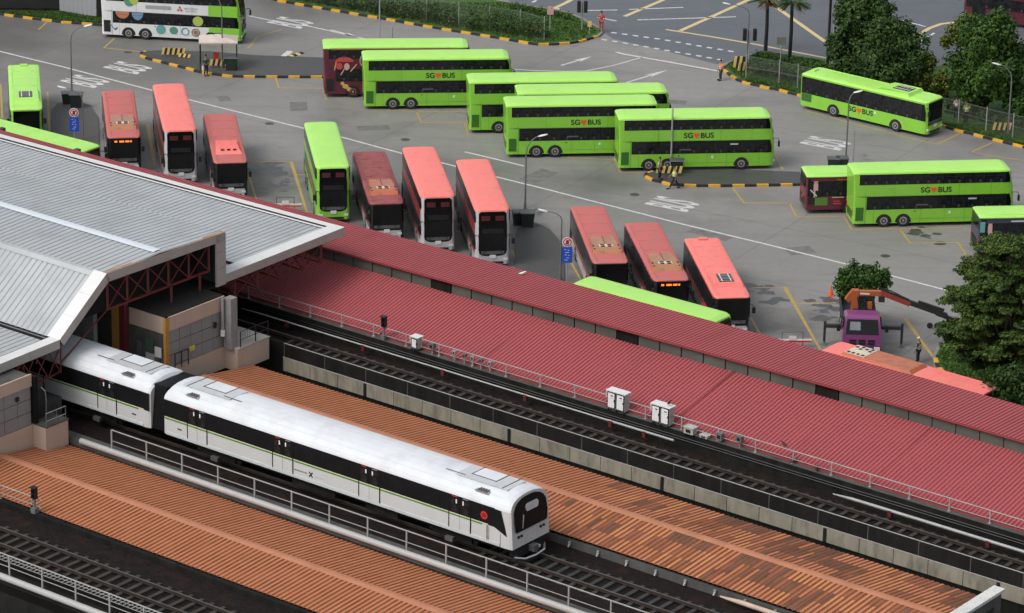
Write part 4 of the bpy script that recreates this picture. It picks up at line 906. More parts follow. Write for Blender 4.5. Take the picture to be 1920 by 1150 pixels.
# ---------------------------------------------------------------- buses
seatgrey = mat('seat_back_behind_glass', (.045, .044, .046), rough=.5, var=.6, scale=3, obj=True)
BASE = {'lime_paint': (.25, .64, .04), 'maroon_paint': (.105, .012, .028), 'white_paint': (.74, .75, .74), 'bus_side_red': (.36, .05, .045)}
def bus(label, kind, pose, side, roof, front=None, skirt=None, group=None, pod=None, L_=None, logo=None, rim_=None, extra=None, cat='bus', face=None, dest=False, roofk=True, lowerwin=True):
    x, y, a = pose; dd = kind == 'dd'; L_ = L_ or (12.0 if dd else 12.0); h = L_ / 2; W_ = 1.25
    ze, zt, zb = (4.08, 4.34, .30) if dd else (2.86, 3.02, .32)
    front = front or side; skirt = skirt or side; K = thing('double_decker_bus' if dd else 'single_decker_bus', label, cat, (x, y, 0), radians(a), group)
    lk = (kind, L_, side.name, roof.name, front.name, skirt.name)
    rk = .38 if dd else .10
    st = [(-h, -.10, .45), (-h + .1, -.03, .8), (-h + .35, 0, 1), (h - .9, 0, 1), (h - .35, -.03, .96), (h - .12, -.10, .80), (h, -.24, .5)]
    def xx(x_, z):
        return x_ - (rk * max(0, (z - 1.0) / 3.2) ** 2 if x_ > h - .5 else (.10 * max(0, (z - 2) / 2.2) if x_ < -h + .2 and dd else 0))
    zs = [zb, .65, 1.0, 1.5, 2.0, 2.5, 3.0, 3.55, ze] if dd else [zb, .65, 1.0, 1.4, 1.8, 2.2, 2.5, 2.7, ze]
    def body(b):
        rings = []
        for x_, dw, k in st:
            w = W_ + dw; rings.append([(xx(x_, z), -w, z) for z in zs] + [(xx(x_, z), w, z) for z in zs[::-1]])
        for j in range(len(rings) - 1):
            for i in range(17):
                if i == 8: continue
                m = (skirt if i in (0, 1, 15, 16) else side)
                if j >= 4: m = front
                b.face([rings[j][i], rings[j + 1][i], rings[j + 1][i + 1], rings[j][i + 1]], m)
        [b.face([rg_[i], rg_[i + 1], rg_[16 - i], rg_[17 - i]], m_) for rg_, m_ in ((rings[0], side), (rings[-1], front)) for i in range(8)]
        b.face([(-h, -1.1, zb), (-h, 1.1, zb), (h, 1.0, zb), (h, -1.0, zb)], black)
    part('body', ('body',) + lk, body, K, 35)
    def rf(b):
        rings = []
        for x_, dw, k in st:
            w = W_ + dw; cr_ = [(-w, 0), (-w * .985, .10), (-w * .93, .17) , (-w * .8, .215), (-w * .5, .245), (0, .26)]
            if not dd: cr_ = [(-w, 0), (-w * .985, .06), (-w * .95, .10), (-w * .86, .13), (-w * .5, .15), (0, .16)]
            cr_ = cr_ + [(-yy, zz) for yy, zz in cr_[-2::-1]]
            rings.append([(xx(x_, ze + zz * k), yy, ze + zz * k * (1 if x_ < h - .2 else .8)) for yy, zz in cr_])
        n = len(rings[0])
        for j in range(len(rings) - 1):
            for i in range(n - 1): b.face([rings[j][i], rings[j + 1][i], rings[j + 1][i + 1], rings[j][i + 1]], roof)
        b.face(rings[0][::-1], roof); b.face(rings[-1], roof)
        if not dd:
            for y_ in (-.95, .95): b.box((0, y_, ze + .15), (L_ - 1.2, .03, .03), roof)
        
        if not dd:
            for xs in range(-4, 5, 2): b.box((xs, 0, ze + .158), (.03, 1.7, .01), roof)
    part('roof', ('roof',) + lk, rf, K, 40)
    # side glazing: dark bands with separate panes
    decks = ([(3.27, 4.07, -h + .35, h - .38, 7), (1.36, 2.37, -h + .95, h - .22, 5)] if dd else [(1.38, 2.74, -h + .12, h - .12, 6)])
    for s_ in (-1, 1):
        for (z0, z1, xa, xb, n) in decks:
            part('window_band', ('wb', s_, z0, xa, xb), lambda b: b.add([(xa, s_ * 1.255, z0), (xb - .3, s_ * 1.255, z0), (xb, s_ * 1.222, z0), (xb - .02, s_ * 1.222, (z0 + z1) / 2), (xb - .16, s_ * 1.238, z1), (xb - .3, s_ * 1.255, z1), (xa, s_ * 1.255, z1)], [(0, 1, 5, 6), (1, 2, 3, 4, 5)], glass), K)
            pw = (xb - .35 - xa) / n
            for i in range(n):
                part('side_window', ('sw', s_, round(pw, 3), z0, z1), lambda b: (b.box((0, s_ * 1.262, (z0 + z1) / 2), (pw - .05, .012, z1 - z0 - .08), glass2), b.box((0, s_ * 1.27, z1 - .26), (pw - .12, .006, .02), black), [b.box((x_, s_ * 1.2695, z0 + .17), (.16, .004, .22), seatgrey) for x_ in (-pw * .22, pw * .26)]), K, loc=(xa + pw * (i + .5) + .03, 0, 0))
    # wheels
    ax = [(-3.7), (-2.25), 3.45] if dd else [-2.76, 3.16]
    for x_ in ax:
        for s_ in (-1, 1):
            part('wheel_arch', ('arch', s_), lambda b: b.add([(cos(pi * i / 12) * .60, s_ * 1.257, .36 + sin(pi * i / 12) * .66) for i in range(13)] + [(0, s_ * 1.257, .31)], [[i, i + 1, 13] for i in range(12)], black), K, loc=(x_, 0, 0))
            w_ = part('wheel', ('tyre', s_), lambda b: (b.tube((0, s_ * .98, 0), (0, s_ * 1.262, 0), .50, rubber, 20), b.tube((0, s_ * 1.262, 0), (0, s_ * 1.275, 0), .46, rubber, 20)), K, 40, loc=(x_, 0, .50))
            part('rim', ('rim', s_, (rim_ or rimm).name), lambda b: (b.tube((0, s_ * 1.27, 0), (0, s_ * 1.285, 0), .29, rim_ or rimm, 16), b.tube((0, s_ * 1.285, 0), (0, s_ * 1.29, 0), .19, black, 12), b.tube((0, s_ * 1.285, 0), (0, s_ * 1.31, 0), .09, rimm, 10)), w_)
    # front: windscreen(s), bumper, plate, lamps, mirrors
    fx = lambda z: xx(h, z)
    def fp(b, rows, m, off):
        for i in range(len(rows) - 1):
            (z0, w0), (z1, w1) = rows[i], rows[i + 1]
            b.face([(fx(z0) + off, -w0, z0), (fx(z0) + off, w0, z0), (fx(z1) + off, w1, z1), (fx(z1) + off, -w1, z1)], m)
            for s_ in (-1, 1):      # wrap round the corner pillar
                b.face([(fx(z0) + off, s_ * w0, z0), (fx(z0) - .14, s_ * (w0 + .145), z0), (fx(z1) - .14, s_ * (w1 + .145), z1), (fx(z1) + off, s_ * w1, z1)][::s_], m)
    if dd:
        part('windscreen', ('ws', 'dd', L_), lambda b: fp(b, [(.92, .55), (.98, .80), (1.1, .94), (1.35, 1.0), (2.35, 1.0), (2.45, 1.0)], glass, .012), K)
        part('front_panel', ('fpn', L_, side.name), lambda b: (fp(b, [(2.45, 1.0), (3.0, 1.0)], glass, .011), b.box((fx(2.7) + .02, 0, 2.72), (.02, 1.5, .34), black)), K)
        uw = part('upper_windscreen', ('uws', L_), lambda b: fp(b, [(3.0, 1.0), (3.9, .98), (4.0, .94), (4.08, .80)], glass, .012), K)
        for s_ in (-1, 1):
            part('seat_back', ('stb',), lambda b: b.box((0, 0, 0), (.02, .62, .36), seatred), uw, loc=(fx(3.6) + .022, s_ * .5, 3.62))
        part('dashboard', ('dsh', L_), lambda b: fp(b, [(1.05, .78), (1.28, .84)], dashg, .018), K)
    else:
        part('windscreen', ('ws', 'sd', L_), lambda b: fp(b, [(.98, .9), (1.05, 1.0), (2.80, 1.0)], glass, .012), K)
        part('dashboard', ('dshs', L_), lambda b: fp(b, [(1.06, .9), (1.3, .95)], dashg, .018), K)
    part('bumper', ('bump', L_, (face or front).name), lambda b: (fp(b, [(.30, .98), (.9, 1.0)], face or front, .02), b.box((h + .03, 0, .42), (.04, 1.5, .16), black)), K)
    part('wiper', ('wip', L_, dd), lambda b: (b.beam((fx(1.2) + .05, -.7, 1.1), (fx(1.7) + .05, -.15, 1.75), .02, .03, black), b.beam((fx(1.2) + .05, .7, 1.1), (fx(1.7) + .05, .15, 1.75), .02, .03, black)), K)
    part('number_plate', ('npl', L_), lambda b: b.box((h + .05, 0, .88 if dd else .80), (.03, .42, .24), platew), K)
    for s_ in (-1, 1):
        part('headlight', ('hl', L_, s_), lambda b: b.box((h - .02, s_ * .92, .66), (.12, .30, .16), lampglass), K)
        m_ = part('mirror', ('mir', L_, s_, dd), lambda b: (b.path([(h - .15, s_ * 1.1, 2.45), (h + .22, s_ * 1.28, 2.5), (h + .3, s_ * 1.38, 2.35)], .025, black), b.box((h + .28, s_ * 1.40, 2.1), (.12, .22, .42), black)), K)
        part('tail_light', ('tl', L_, s_), lambda b: b.box((-h - .01, s_ * .98, 1.1), (.03, .14, .5), tail), K)
    if dest:
        part('destination_display', ('dst', L_, dd), lambda b: [b.box((fx(2.6) + .03, y_, 2.62), (.01, w_, .13), amber) for y_, w_ in ((-.62, .2), (-.18, .36), (.24, .3), (.52, .12))], K)
    part('rear_window', ('rw', L_, dd), lambda b: b.box((-h - (.0 if not dd else -.04), 0, 3.62 if dd else 2.3), (.04, 1.9, .72), glass), K)
    part('engine_grille', ('eg', L_, dd, side.name), lambda b: (b.box((-h + (.46 if dd else .62), -1.262, 1.05), (.58 if dd else .95, .015, 1.02 if dd else .62), lime_dk if side is lime else black), b.box((-h + (.46 if dd else .62), 1.262, 1.05), (.58, .015, .9), lime_dk if side is lime else black), b.box((-h - .01, 0, .85), (.03, 1.5, .6), lime_dk if side is lime else black)), K)
    seamm = mat('seam_' + side.name, tuple(c * .45 for c in BASE.get(side.name, (.1, .1, .1))), rough=.6, obj=True)
    if dd: part('panel_seam', ('ps', side.name), lambda b: (b.box((-h + .88, -1.258, 1.4), (.02, .01, 2.2), lime_dk if side is lime else black), b.box((-h + .7, -1.258, 2.36), (.4, .01, .02), black), b.box((-1.4, -1.26, 1.2), (.12, .02, .06), black), [b.box((x_, -1.256, z_), (.018, .008, hh), seamm) for x_, z_, hh in ((-3.0, 2.82, .82), (-.6, 2.82, .82), (1.8, 2.82, .82), (4.2, 2.82, .82), (-4.5, .8, .9), (-1.0, .85, 1.0), (.8, .85, 1.0), (2.3, .85, 1.0), (4.8, .85, 1.0))], b.box((0, -1.256, 2.40), (L_ - .4, .008, .02), seamm), b.box((.4, -1.256, .62), (6.2, .008, .015), seamm)), K)
    for dx in ((h - 1.5, .4) if not dd else (h - 1.4,)): part('door', ('door', dd), lambda b: (b.box((0, 1.262, 1.35), (1.2, .02, 2.0), black), b.box((-.3, 1.275, 1.5), (.5, .01, 1.5), glass2), b.box((.3, 1.275, 1.5), (.5, .01, 1.5), glass2)), K, loc=(dx, 0, 0))
    if pod:
        kindp, pm = pod
        def pf(b):
            z = ze + .13
            if kindp == 'vent':      # long pod with a slope towards the front, four openings
                b.add([(1.1, -.86, z), (1.1, .86, z), (1.3, .80, z + .22), (1.3, -.80, z + .22), (3.9, -.98, z + .32), (3.9, .98, z + .32), (4.35, -1.0, z), (4.35, 1.0, z)],
                      [(0, 3, 2, 1), (3, 4, 5, 2), (4, 6, 7, 5), (0, 6, 4, 3), (1, 2, 5, 7)], pm)
                b.box((2.5, 0, z + .285), (2.5, .02, .02), black)
            elif kindp == 'rib':
                b.add([(1.2, -.80, z), (1.2, .80, z), (1.4, .78, z + .18), (1.4, -.78, z + .18), (3.6, -.80, z + .22), (3.6, .80, z + .22), (4.3, -1.0, z + .02), (4.3, 1.0, z + .02)],
                      [(0, 3, 2, 1), (3, 4, 5, 2), (4, 6, 7, 5), (0, 6, 4, 3), (1, 2, 5, 7)], pm)
                for i in range(9): b.box((2.5, -.68 + i * .17, z + .22), (2.1, .05, .05), pm)
            else:
                b.add([(.9, -.8, z), (.9, .8, z), (1.5, .95, z + .24), (1.5, -.95, z + .24), (4.0, -1.0, z + .26), (4.0, 1.0, z + .26), (4.2, -1.05, z), (4.2, 1.05, z)],
                      [(0, 3, 2, 1), (3, 4, 5, 2), (4, 6, 7, 5), (0, 6, 4, 3), (1, 2, 5, 7)], pm)
        pd = part('air_conditioning_pod', ('pod', kindp, pm.name), pf, K)
        def pv(b):
            z = ze + .13 + .33
            if kindp == 'vent':
                b.box((3.45, 0, z - .035), (.62, .95, .03), ventw)
                for i in (-1, 1):
                    for j in (-1, 1): b.box((3.45 + i * .15, j * .24, z - .01), (.17, .28, .03), black)
                for j in (-1, 1): b.box((3.6, j * .88, z - .04), (.8, .10, .04), black)
            elif kindp == 'rib':
                for j in (-.45, 0, .45): b.box((3.75, j, z - .1), (.16, .24, .06), black)
            else:
                b.box((3.0, 0, z - .05), (1.5, 1.0, .03), black)
                for i in range(5): b.box((2.4 + i * .3, 0, z - .03), (.04, .95, .03), offwhite)
                for j in (-.3, .3): b.box((3.0, j, z - .03), (1.45, .06, .03), signwhite)
        part('vent_grille', ('pv', kindp), pv, pd)
        if kindp == 'flat': part('rear_hatch', ('rh', pm.name), lambda b: b.box((-h + .5, 0, ze + .22), (.35, .6, .1), pm), K)
    if logo:
        zc, xc, sz = logo
        def lg(b):
            text(b, 'SG', (xc - .66 * sz, -1.268, zc), (1, 0, 0), (0, 0, 1), .70 * sz, .42 * sz, inkblack, .018)
            text(b, 'BUS', (xc + .80 * sz, -1.268, zc), (1, 0, 0), (0, 0, 1), 1.00 * sz, .42 * sz, inkblack, .018)
            pts = []
            for i in range(24):
                t = 2 * pi * i / 24; pts.append((xc - .03 * sz + 16 * sin(t) ** 3 * .0145 * sz, -1.268, zc + (13 * cos(t) - 5 * cos(2 * t) - 2 * cos(3 * t) - cos(4 * t)) * .0165 * sz))
            b.face(pts, heart)
        part('side_logo', ('logo', zc, xc, sz), lg, K)
        part('window_label', ('wlab', dd), lambda b: (b.box((2.85 if dd else -50, -1.272, 2.08), (.62, .006, .12), offwhite), b.box((-.9 if dd else -50, -1.272, 1.68), (.9, .006, .10), dashg), b.box((1.2, -1.262 if dd else -1.262, 1.05 if dd else 1.15), (.16, .006, .2), signwhite)), K)
    if extra: extra(K)
    return K
SGL = (2.82, -.05, 1.0); SGLs = (1.02, -.3, 1.0)
grpA = 'green double-deckers parked nose right in the back row'
greens = [('G1', 'green double-decker standing directly in front of the maroon one in the back row', 'logo'), ('G2', 'green double-decker in the back row with only its rear end and roof uncovered', 0), ('G3', 'green double-decker squeezed between two others, only its roof and front top in view', 0),
          ('G4', 'green double-decker in the middle of the yard with a street lamp before its lower windows', 'logo'), ('G6', 'green double-decker behind the walking hi-vis person and the striped barrier', 'logo'), ('G8', 'green double-decker at the right, parked beside the maroon single-decker with green roof', 'logo')]
POSE = {'gDD': (-13.91, 254.96, -81.8), 'rDD2': (-6.23, 249.07, -81.2), 'rDD3': (-2.26, 246.36, -81.8), 'rSD3': (-9.99, 251.55, -81.3), 'rSD6': (13.96, 233.55, -82.3), 'rSD4': (6.00, 239.94, -83.0), 'rSD5': (9.92, 236.66, -81.7),
        'rSD1': (-30.30, 265.72, -81.6), 'rDD1': (-25.96, 263.47, -80.2), 'rSD2': (-21.87, 260.20, -81.2), 'gSD': (-38.53, 272.17, -81.4), 'G8': (30.58, 252.78, 7.5), 'G6': (13.74, 264.69, 6.6), 'G1': (-6.30, 279.09, 5.8), 'G4': (5.17, 267.45, 6.4),
        'G2': (2.21, 273.43, 6.5), 'G3': (6.04, 270.65, 6.2), 'mDD': (-9.62, 282.10, 5.2), 'wDD': (-29.14, 296.85, -6.8), 'gSDs': (28.37, 277.20, -38.3), 'mSD': (27.34, 255.59, 6.8), 'dSD': (39.11, 247.00, 6.3), 'pG': (9.25, 223.36, -36.6), 'pL': (-36.48, 260.27, -35.4), 'pR': (25.31, 215.19, -38.0)}
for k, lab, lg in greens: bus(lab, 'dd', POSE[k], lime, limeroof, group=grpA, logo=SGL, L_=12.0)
def deco(K, items):     # painted adverts: plain shapes on the near side
    for i, (kind_, x_, z_, w_, h_, m) in enumerate(items):
        def f(b):
            yy = -1.270 - i * .0006
            if kind_ == 'disc': b.face([(x_ + cos(2 * pi * q / 20) * w_ / 2, yy, z_ + sin(2 * pi * q / 20) * h_ / 2) for q in range(20)], m)
            elif kind_ == 'ring':
                for q in range(20):
                    a0, a1 = 2 * pi * q / 20, 2 * pi * (q + 1) / 20
                    b.face([(x_ + cos(a) * w_ / 2 * r_, yy, z_ + sin(a) * h_ / 2 * r_) for a, r_ in ((a0, 1), (a1, 1), (a1, .72), (a0, .72))], m)
            elif kind_ == 'dome': b.face([(x_ + cos(pi * q / 12) * w_ / 2, yy, z_ + sin(pi * q / 12) * h_) for q in range(13)], m)
            elif kind_ == 'bowl': b.face([(x_ - cos(pi * q / 12) * w_ / 2, yy, z_ - sin(pi * q / 12) * h_) for q in range(13)], m)
            elif kind_ == 'dia': b.face([(x_ - w_ / 2, yy, z_), (x_, yy, z_ - h_ / 2), (x_ + w_ / 2, yy, z_), (x_, yy, z_ + h_ / 2)], m)
            elif kind_ == 'rect': b.box((x_, yy, z_), (w_, .004, h_), m)
            elif kind_ == 'txt': text(b, m[0], (x_, yy, z_), (1, 0, 0), (0, 0, 1), w_, h_, m[1], .01)
            elif kind_ == 'bar': b.beam((x_, yy, z_), (x_ + w_, yy, z_ + h_), .012, .09, m)
        part('advert', None, f, K)
adred = paint('advert_red', (.55, .06, .06)); adgold = paint('advert_gold', (.62, .38, .12)); adpink = paint('advert_pink', (.62, .36, .34)); adteal = paint('advert_teal', (.12, .38, .34)); adblue = paint('advert_blue', (.16, .30, .45))
adbrown = paint('advert_brown', (.28, .17, .12)); adlime = paint('advert_yellow_green', (.42, .52, .10)); adorange = paint('advert_orange', (.50, .20, .10)); adgrey = paint('advert_grey', (.35, .36, .38)); adpale = paint('advert_pale', (.6, .58, .55)); adsea = paint('advert_sea_green', (.10, .28, .20))
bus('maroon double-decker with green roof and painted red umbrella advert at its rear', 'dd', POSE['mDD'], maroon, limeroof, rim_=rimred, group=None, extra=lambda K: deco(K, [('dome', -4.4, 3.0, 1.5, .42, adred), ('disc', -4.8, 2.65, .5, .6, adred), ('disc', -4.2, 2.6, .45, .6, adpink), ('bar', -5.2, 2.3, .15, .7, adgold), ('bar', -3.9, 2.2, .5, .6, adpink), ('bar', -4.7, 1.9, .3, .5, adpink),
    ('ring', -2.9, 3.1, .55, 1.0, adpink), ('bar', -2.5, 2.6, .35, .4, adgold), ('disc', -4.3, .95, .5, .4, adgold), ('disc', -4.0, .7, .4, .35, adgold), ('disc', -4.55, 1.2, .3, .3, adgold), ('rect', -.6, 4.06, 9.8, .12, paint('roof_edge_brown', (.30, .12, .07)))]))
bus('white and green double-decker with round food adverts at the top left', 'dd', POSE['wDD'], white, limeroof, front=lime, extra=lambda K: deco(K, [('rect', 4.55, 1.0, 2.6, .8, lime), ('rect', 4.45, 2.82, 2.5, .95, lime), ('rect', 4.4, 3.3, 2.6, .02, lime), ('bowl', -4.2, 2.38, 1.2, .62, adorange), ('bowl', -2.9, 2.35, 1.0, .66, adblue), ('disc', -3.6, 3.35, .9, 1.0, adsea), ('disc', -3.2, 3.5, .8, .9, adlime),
    ('disc', 2.3, 1.86, .9, .86, adlime), ('disc', -.9, .98, .82, .82, adteal), ('disc', .2, .95, .72, .66, adsea), ('ring', 1.2, .9, .72, .7, adblue), ('ring', 2.1, .86, .74, .72, adbrown), ('disc', 2.1, .86, .4, .4, adbrown), ('bar', -5.3, 1.25, .45, -.5, adblue), ('bar', -4.9, .75, .25, .2, inkblack),
    ('dia', .62, 2.76, .28, .22, adred), ('dia', .88, 2.76, .28, .22, adred), ('dia', .75, 2.98, .22, .3, adred), ('rect', -1.1, 2.9, 2.2, .30, adgrey), ('txt', 1.7, 2.92, 1.1, .16, ('MITSUBISHI', adgrey)), ('txt', 1.7, 2.70, .9, .14, ('ELECTRIC', adgrey))]))
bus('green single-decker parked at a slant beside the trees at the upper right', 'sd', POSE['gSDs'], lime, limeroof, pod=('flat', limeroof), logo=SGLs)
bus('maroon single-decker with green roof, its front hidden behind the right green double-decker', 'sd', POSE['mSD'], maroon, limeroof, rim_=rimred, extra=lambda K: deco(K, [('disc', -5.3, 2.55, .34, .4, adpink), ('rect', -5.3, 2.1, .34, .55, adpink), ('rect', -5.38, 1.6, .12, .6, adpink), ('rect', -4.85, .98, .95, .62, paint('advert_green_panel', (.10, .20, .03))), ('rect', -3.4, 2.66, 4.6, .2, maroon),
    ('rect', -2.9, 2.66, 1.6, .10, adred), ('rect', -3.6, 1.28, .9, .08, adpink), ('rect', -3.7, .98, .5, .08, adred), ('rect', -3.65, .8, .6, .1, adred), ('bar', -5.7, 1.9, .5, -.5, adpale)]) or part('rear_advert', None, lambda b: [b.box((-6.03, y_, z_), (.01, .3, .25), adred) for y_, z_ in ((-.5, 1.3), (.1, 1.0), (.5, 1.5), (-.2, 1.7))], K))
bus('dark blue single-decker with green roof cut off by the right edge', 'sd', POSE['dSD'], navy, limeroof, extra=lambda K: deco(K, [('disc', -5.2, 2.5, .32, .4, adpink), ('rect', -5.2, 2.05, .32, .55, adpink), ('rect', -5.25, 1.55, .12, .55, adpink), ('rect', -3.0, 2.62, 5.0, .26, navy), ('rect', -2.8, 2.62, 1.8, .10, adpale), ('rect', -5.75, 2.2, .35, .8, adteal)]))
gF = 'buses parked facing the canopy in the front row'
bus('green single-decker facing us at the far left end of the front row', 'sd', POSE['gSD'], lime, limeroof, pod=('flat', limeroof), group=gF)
bus('faded red single-decker with rusty orange pod, leftmost red one in the front row', 'sd', POSE['rSD1'], busred, redroof, front=black, face=offwhite, skirt=offwhite, pod=('vent', podbrown), group=gF, dest=True)
bus('salmon-roofed double-decker between the two leftmost red single-deckers', 'dd', POSE['rDD1'], busred, salmon, front=offwhite, face=offwhite, skirt=offwhite, group=gF)
bus('faded red single-decker with a ribbed pink-red pod beside the empty bay', 'sd', POSE['rSD2'], busred, redroof, front=black, face=offwhite, skirt=offwhite, pod=('rib', salmon), group=gF)
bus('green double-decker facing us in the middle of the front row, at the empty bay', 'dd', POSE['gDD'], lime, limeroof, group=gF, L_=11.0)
bus('dull dark red single-decker with orange pod between green and salmon double-deckers', 'sd', POSE['rSD3'], busred, darkredroof, front=black, face=offwhite, skirt=offwhite, pod=('vent', podorange), group=gF)
bus('salmon-roofed double-decker right of the dark red single-decker, left of its twin', 'dd', POSE['rDD2'], busred, salmon, front=offwhite, face=offwhite, skirt=offwhite, group=gF, L_=11.6)
bus('salmon-roofed double-decker beside the bins and street lamp, right of its twin', 'dd', POSE['rDD3'], busred, salmon, front=offwhite, face=offwhite, skirt=offwhite, group=gF, L_=11.6)
bus('faded red single-decker with brown pod beside the blue sign', 'sd', POSE['rSD4'], busred, redroof, front=black, face=offwhite, skirt=offwhite, pod=('vent', podbrown), group=gF)
bus('faded red single-decker with brown pod and lit orange display, purple checks along its roof edge', 'sd', POSE['rSD5'], busred, redroof, front=black, face=offwhite, skirt=offwhite, pod=('vent', podbrown), group=gF, dest=True, extra=lambda K: part('roof_edge_checks', None, lambda b: [b.box((-5.6 + i * .42, -1.262, 2.82 - (i % 2) * .08), (.2, .012, .08), purple if i < 20 else adred) for i in range(26)], K))
bus('bright red single-decker with black roof grille at the right end of the front row', 'sd', POSE['rSD6'], brightred, salmon, front=black, face=offwhite, skirt=offwhite, pod=('flat', salmon), group=gF)
gP = 'buses standing alongside the canopy'
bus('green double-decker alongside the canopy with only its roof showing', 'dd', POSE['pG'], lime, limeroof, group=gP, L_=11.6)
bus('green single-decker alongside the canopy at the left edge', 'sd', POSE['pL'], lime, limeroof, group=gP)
bus('salmon-roofed single-decker with long orange pod alongside the canopy at the right', 'sd', POSE['pR'], busred, salmon, group=gP, extra=lambda K: (part('air_conditioning_pod', None, lambda b: (b.add([(-4.6, -.95, 2.98), (-4.6, .95, 2.98), (-4.4, .85, 3.2), (-4.4, -.85, 3.2), (.6, -.85, 3.2), (.6, .85, 3.2), (.9, -.95, 2.98), (.9, .95, 2.98)], [(0, 3, 2, 1), (3, 4, 5, 2), (4, 6, 7, 5), (0, 6, 4, 3), (1, 2, 5, 7)], podorange), b.box((-3.6, 0, 3.21), (1.5, 1.6, .02), ventw), [b.box((-4.15 + i * .36, y_, 3.23), (.2, .22, .02), black) for i in range(4) for y_ in ((-.6, .25, .6) if i % 2 else (-.6, .45))]), K)))
def doorside(K): pass
p1_, p2_ = G(1805, 33, .3), G(1920, 47.5, .3); d_ = (p2_ - p1_).normalized()
ctr = p1_ + d_ * 6 + Vector((-d_.y, d_.x, 0)) * 1.25
bus('dark maroon bus on the road beyond the trees at the top right corner', 'dd', (ctr.x, ctr.y, math.degrees(math.atan2(-d_.y, -d_.x))), maroon, maroon, rim_=rimred)
# ---------------------------------------------------------------- trees and plants
def leafmats(k):
    P = {'dark': [(.013, .033, .008), (.022, .052, .011), (.038, .080, .014), (.060, .100, .024)], 'mid': [(.014, .040, .007), (.026, .066, .010), (.044, .102, .013), (.076, .135, .022)],
         'yellow': [(.035, .065, .010), (.070, .105, .015), (.120, .150, .020), (.170, .180, .030)], 'hedge': [(.020, .035, .018), (.030, .050, .022), (.045, .075, .028), (.06, .09, .03)], 'pine': [(.019, .040, .008), (.034, .068, .011), (.060, .102, .017), (.100, .142, .028)]}[k]
    return [mat('leaf_%s_%d' % (k, i), c, rough=.7, var=.25, scale=2, spec=.25) for i, c in enumerate(P)]
def leaves(b, blobs, dens, size, mats, rg, flat=0.0):
    for (c, r) in blobs:
        c = Vector(c); r = Vector(r) if not isinstance(r, (int, float)) else Vector((r, r, r)); vol = (r.x * r.y * r.z) ** (2 / 3)
        tone = rg.uniform(-.6, .6)
        for _ in range(int(dens * vol)):
            z = rg.uniform(-1, 1); a = rg.uniform(0, 2 * pi); q = sqrt(1 - z * z); k = rg.random() ** .45 * rg.uniform(.82, 1.12)
            d = Vector((q * cos(a), q * sin(a), z)); p = c + Vector((d.x * r.x, d.y * r.y, d.z * r.z)) * k
            nrm = (d + Vector((rg.gauss(0, .6), rg.gauss(0, .6), rg.gauss(0, .5) + .3 + flat))).normalized()
            u = nrm.cross(Vector((rg.gauss(0, 1), rg.gauss(0, 1), rg.gauss(0, 1)))).normalized(); w = nrm.cross(u); s = size * rg.uniform(.55, 1.3)
            i = min(3, max(0, int(1.5 + tone + rg.gauss(0, .8) + .5)))
            b.face([p - u * s, p + w * s * .55, p + u * s, p - w * s * .55], mats[i])
def tree(name, label, cat, base, blobs, kind, dens=260, size=.17, trunk=.16, seed=1, group=None, fork=None, flat=0.):
    rg = random.Random(seed); base = Vector(base); K = thing(name, label, cat, base, 0, group)
    cs = [Vector(c) - base for c, r in blobs]
    top = max(cs, key=lambda p: p.z); zlow = min(p.z for p in cs)
    def tk(b):
        f_ = fork if fork is not None else max(.6, zlow * .7)
        p0 = Vector((0, 0, 0)); p1 = Vector((rg.uniform(-.1, .1), rg.uniform(-.1, .1), f_)); b.tube(p0, p1, trunk * 1.25, bark, 9, trunk)
        for c in cs:
            m_ = p1.lerp(c, .5) + Vector((rg.uniform(-.2, .2), rg.uniform(-.2, .2), .25)); b.path([p1, m_, c], trunk * .62, bark, 6, trunk * .15)
            for _ in range(3): b.tube(m_, c + Vector((rg.gauss(0, .5), rg.gauss(0, .5), rg.gauss(0, .3))), trunk * .2, bark, 5, .015)
    part('trunk', None, tk, K)
    def cf(b):
        fine = []
        for c, (cc, r) in zip(cs, blobs):
            r = Vector((r, r, r)) if isinstance(r, (int, float)) else Vector(r)
            n = max(4, int(4 + r.x * 6))
            for _ in range(n):
                z = rg.uniform(-.7, 1); a = rg.uniform(0, 2 * pi); q = sqrt(1 - z * z)
                d = Vector((q * cos(a) * r.x, q * sin(a) * r.y, z * r.z)) * rg.uniform(.45, .92); fine.append((c + d, r * rg.uniform(.28, .5)))
            fine.append((c, r * .7))
        leaves(b, fine, dens, size, leafmats(kind), rg, flat)
    part('crown', None, cf, K)
    return K
def bl(Y_, items):   # crown clumps from picture place, depth and radius
    out = []
    for u, v, r, *dy in items:
        p = AY(u, v, Y_ + (dy[0] if dy else 0)); out.append((tuple(p), r))
    return out
gt = 'trees behind the upper right fence'
bs = G(1606, 150); tree('leafy_tree', 'tall irregular green tree behind the rear of the slanted green single-decker', 'tree', bs, bl(bs.y, [(1628, -8, 2.0), (1606, 22, 2.0), (1645, 22, 1.7, -1), (1590, 62, 1.7), (1622, 58, 2.0, -1), (1582, 100, 1.6, -1), (1610, 105, 2.1, -1)]), 'dark', seed=2, group=gt, trunk=.2)
bs = G(1672, 178); tree('leafy_tree', 'dome-shaped dark tree above the middle of the slanted green single-decker', 'tree', bs, bl(bs.y, [(1672, 80, 2.2), (1645, 100, 1.9, -1), (1700, 100, 2.0, -1), (1630, 135, 1.7, -1), (1665, 130, 2.2, -2), (1705, 135, 1.8, -1), (1672, 60, 1.4)]), 'dark', seed=3, group=gt, trunk=.2)
bs = G(1742, 190); tree('bush', 'yellowish-green bush between the two dome-shaped trees', 'bush', bs, bl(bs.y, [(1742, 118, 1.0), (1735, 150, 1.2), (1752, 165, 1.1), (1725, 170, 1.2), (1765, 185, .9), (1710, 150, 1.1), (1770, 150, 1.1), (1700, 165, 1.2)]), 'yellow', seed=4, trunk=.08, dens=300, size=.14)
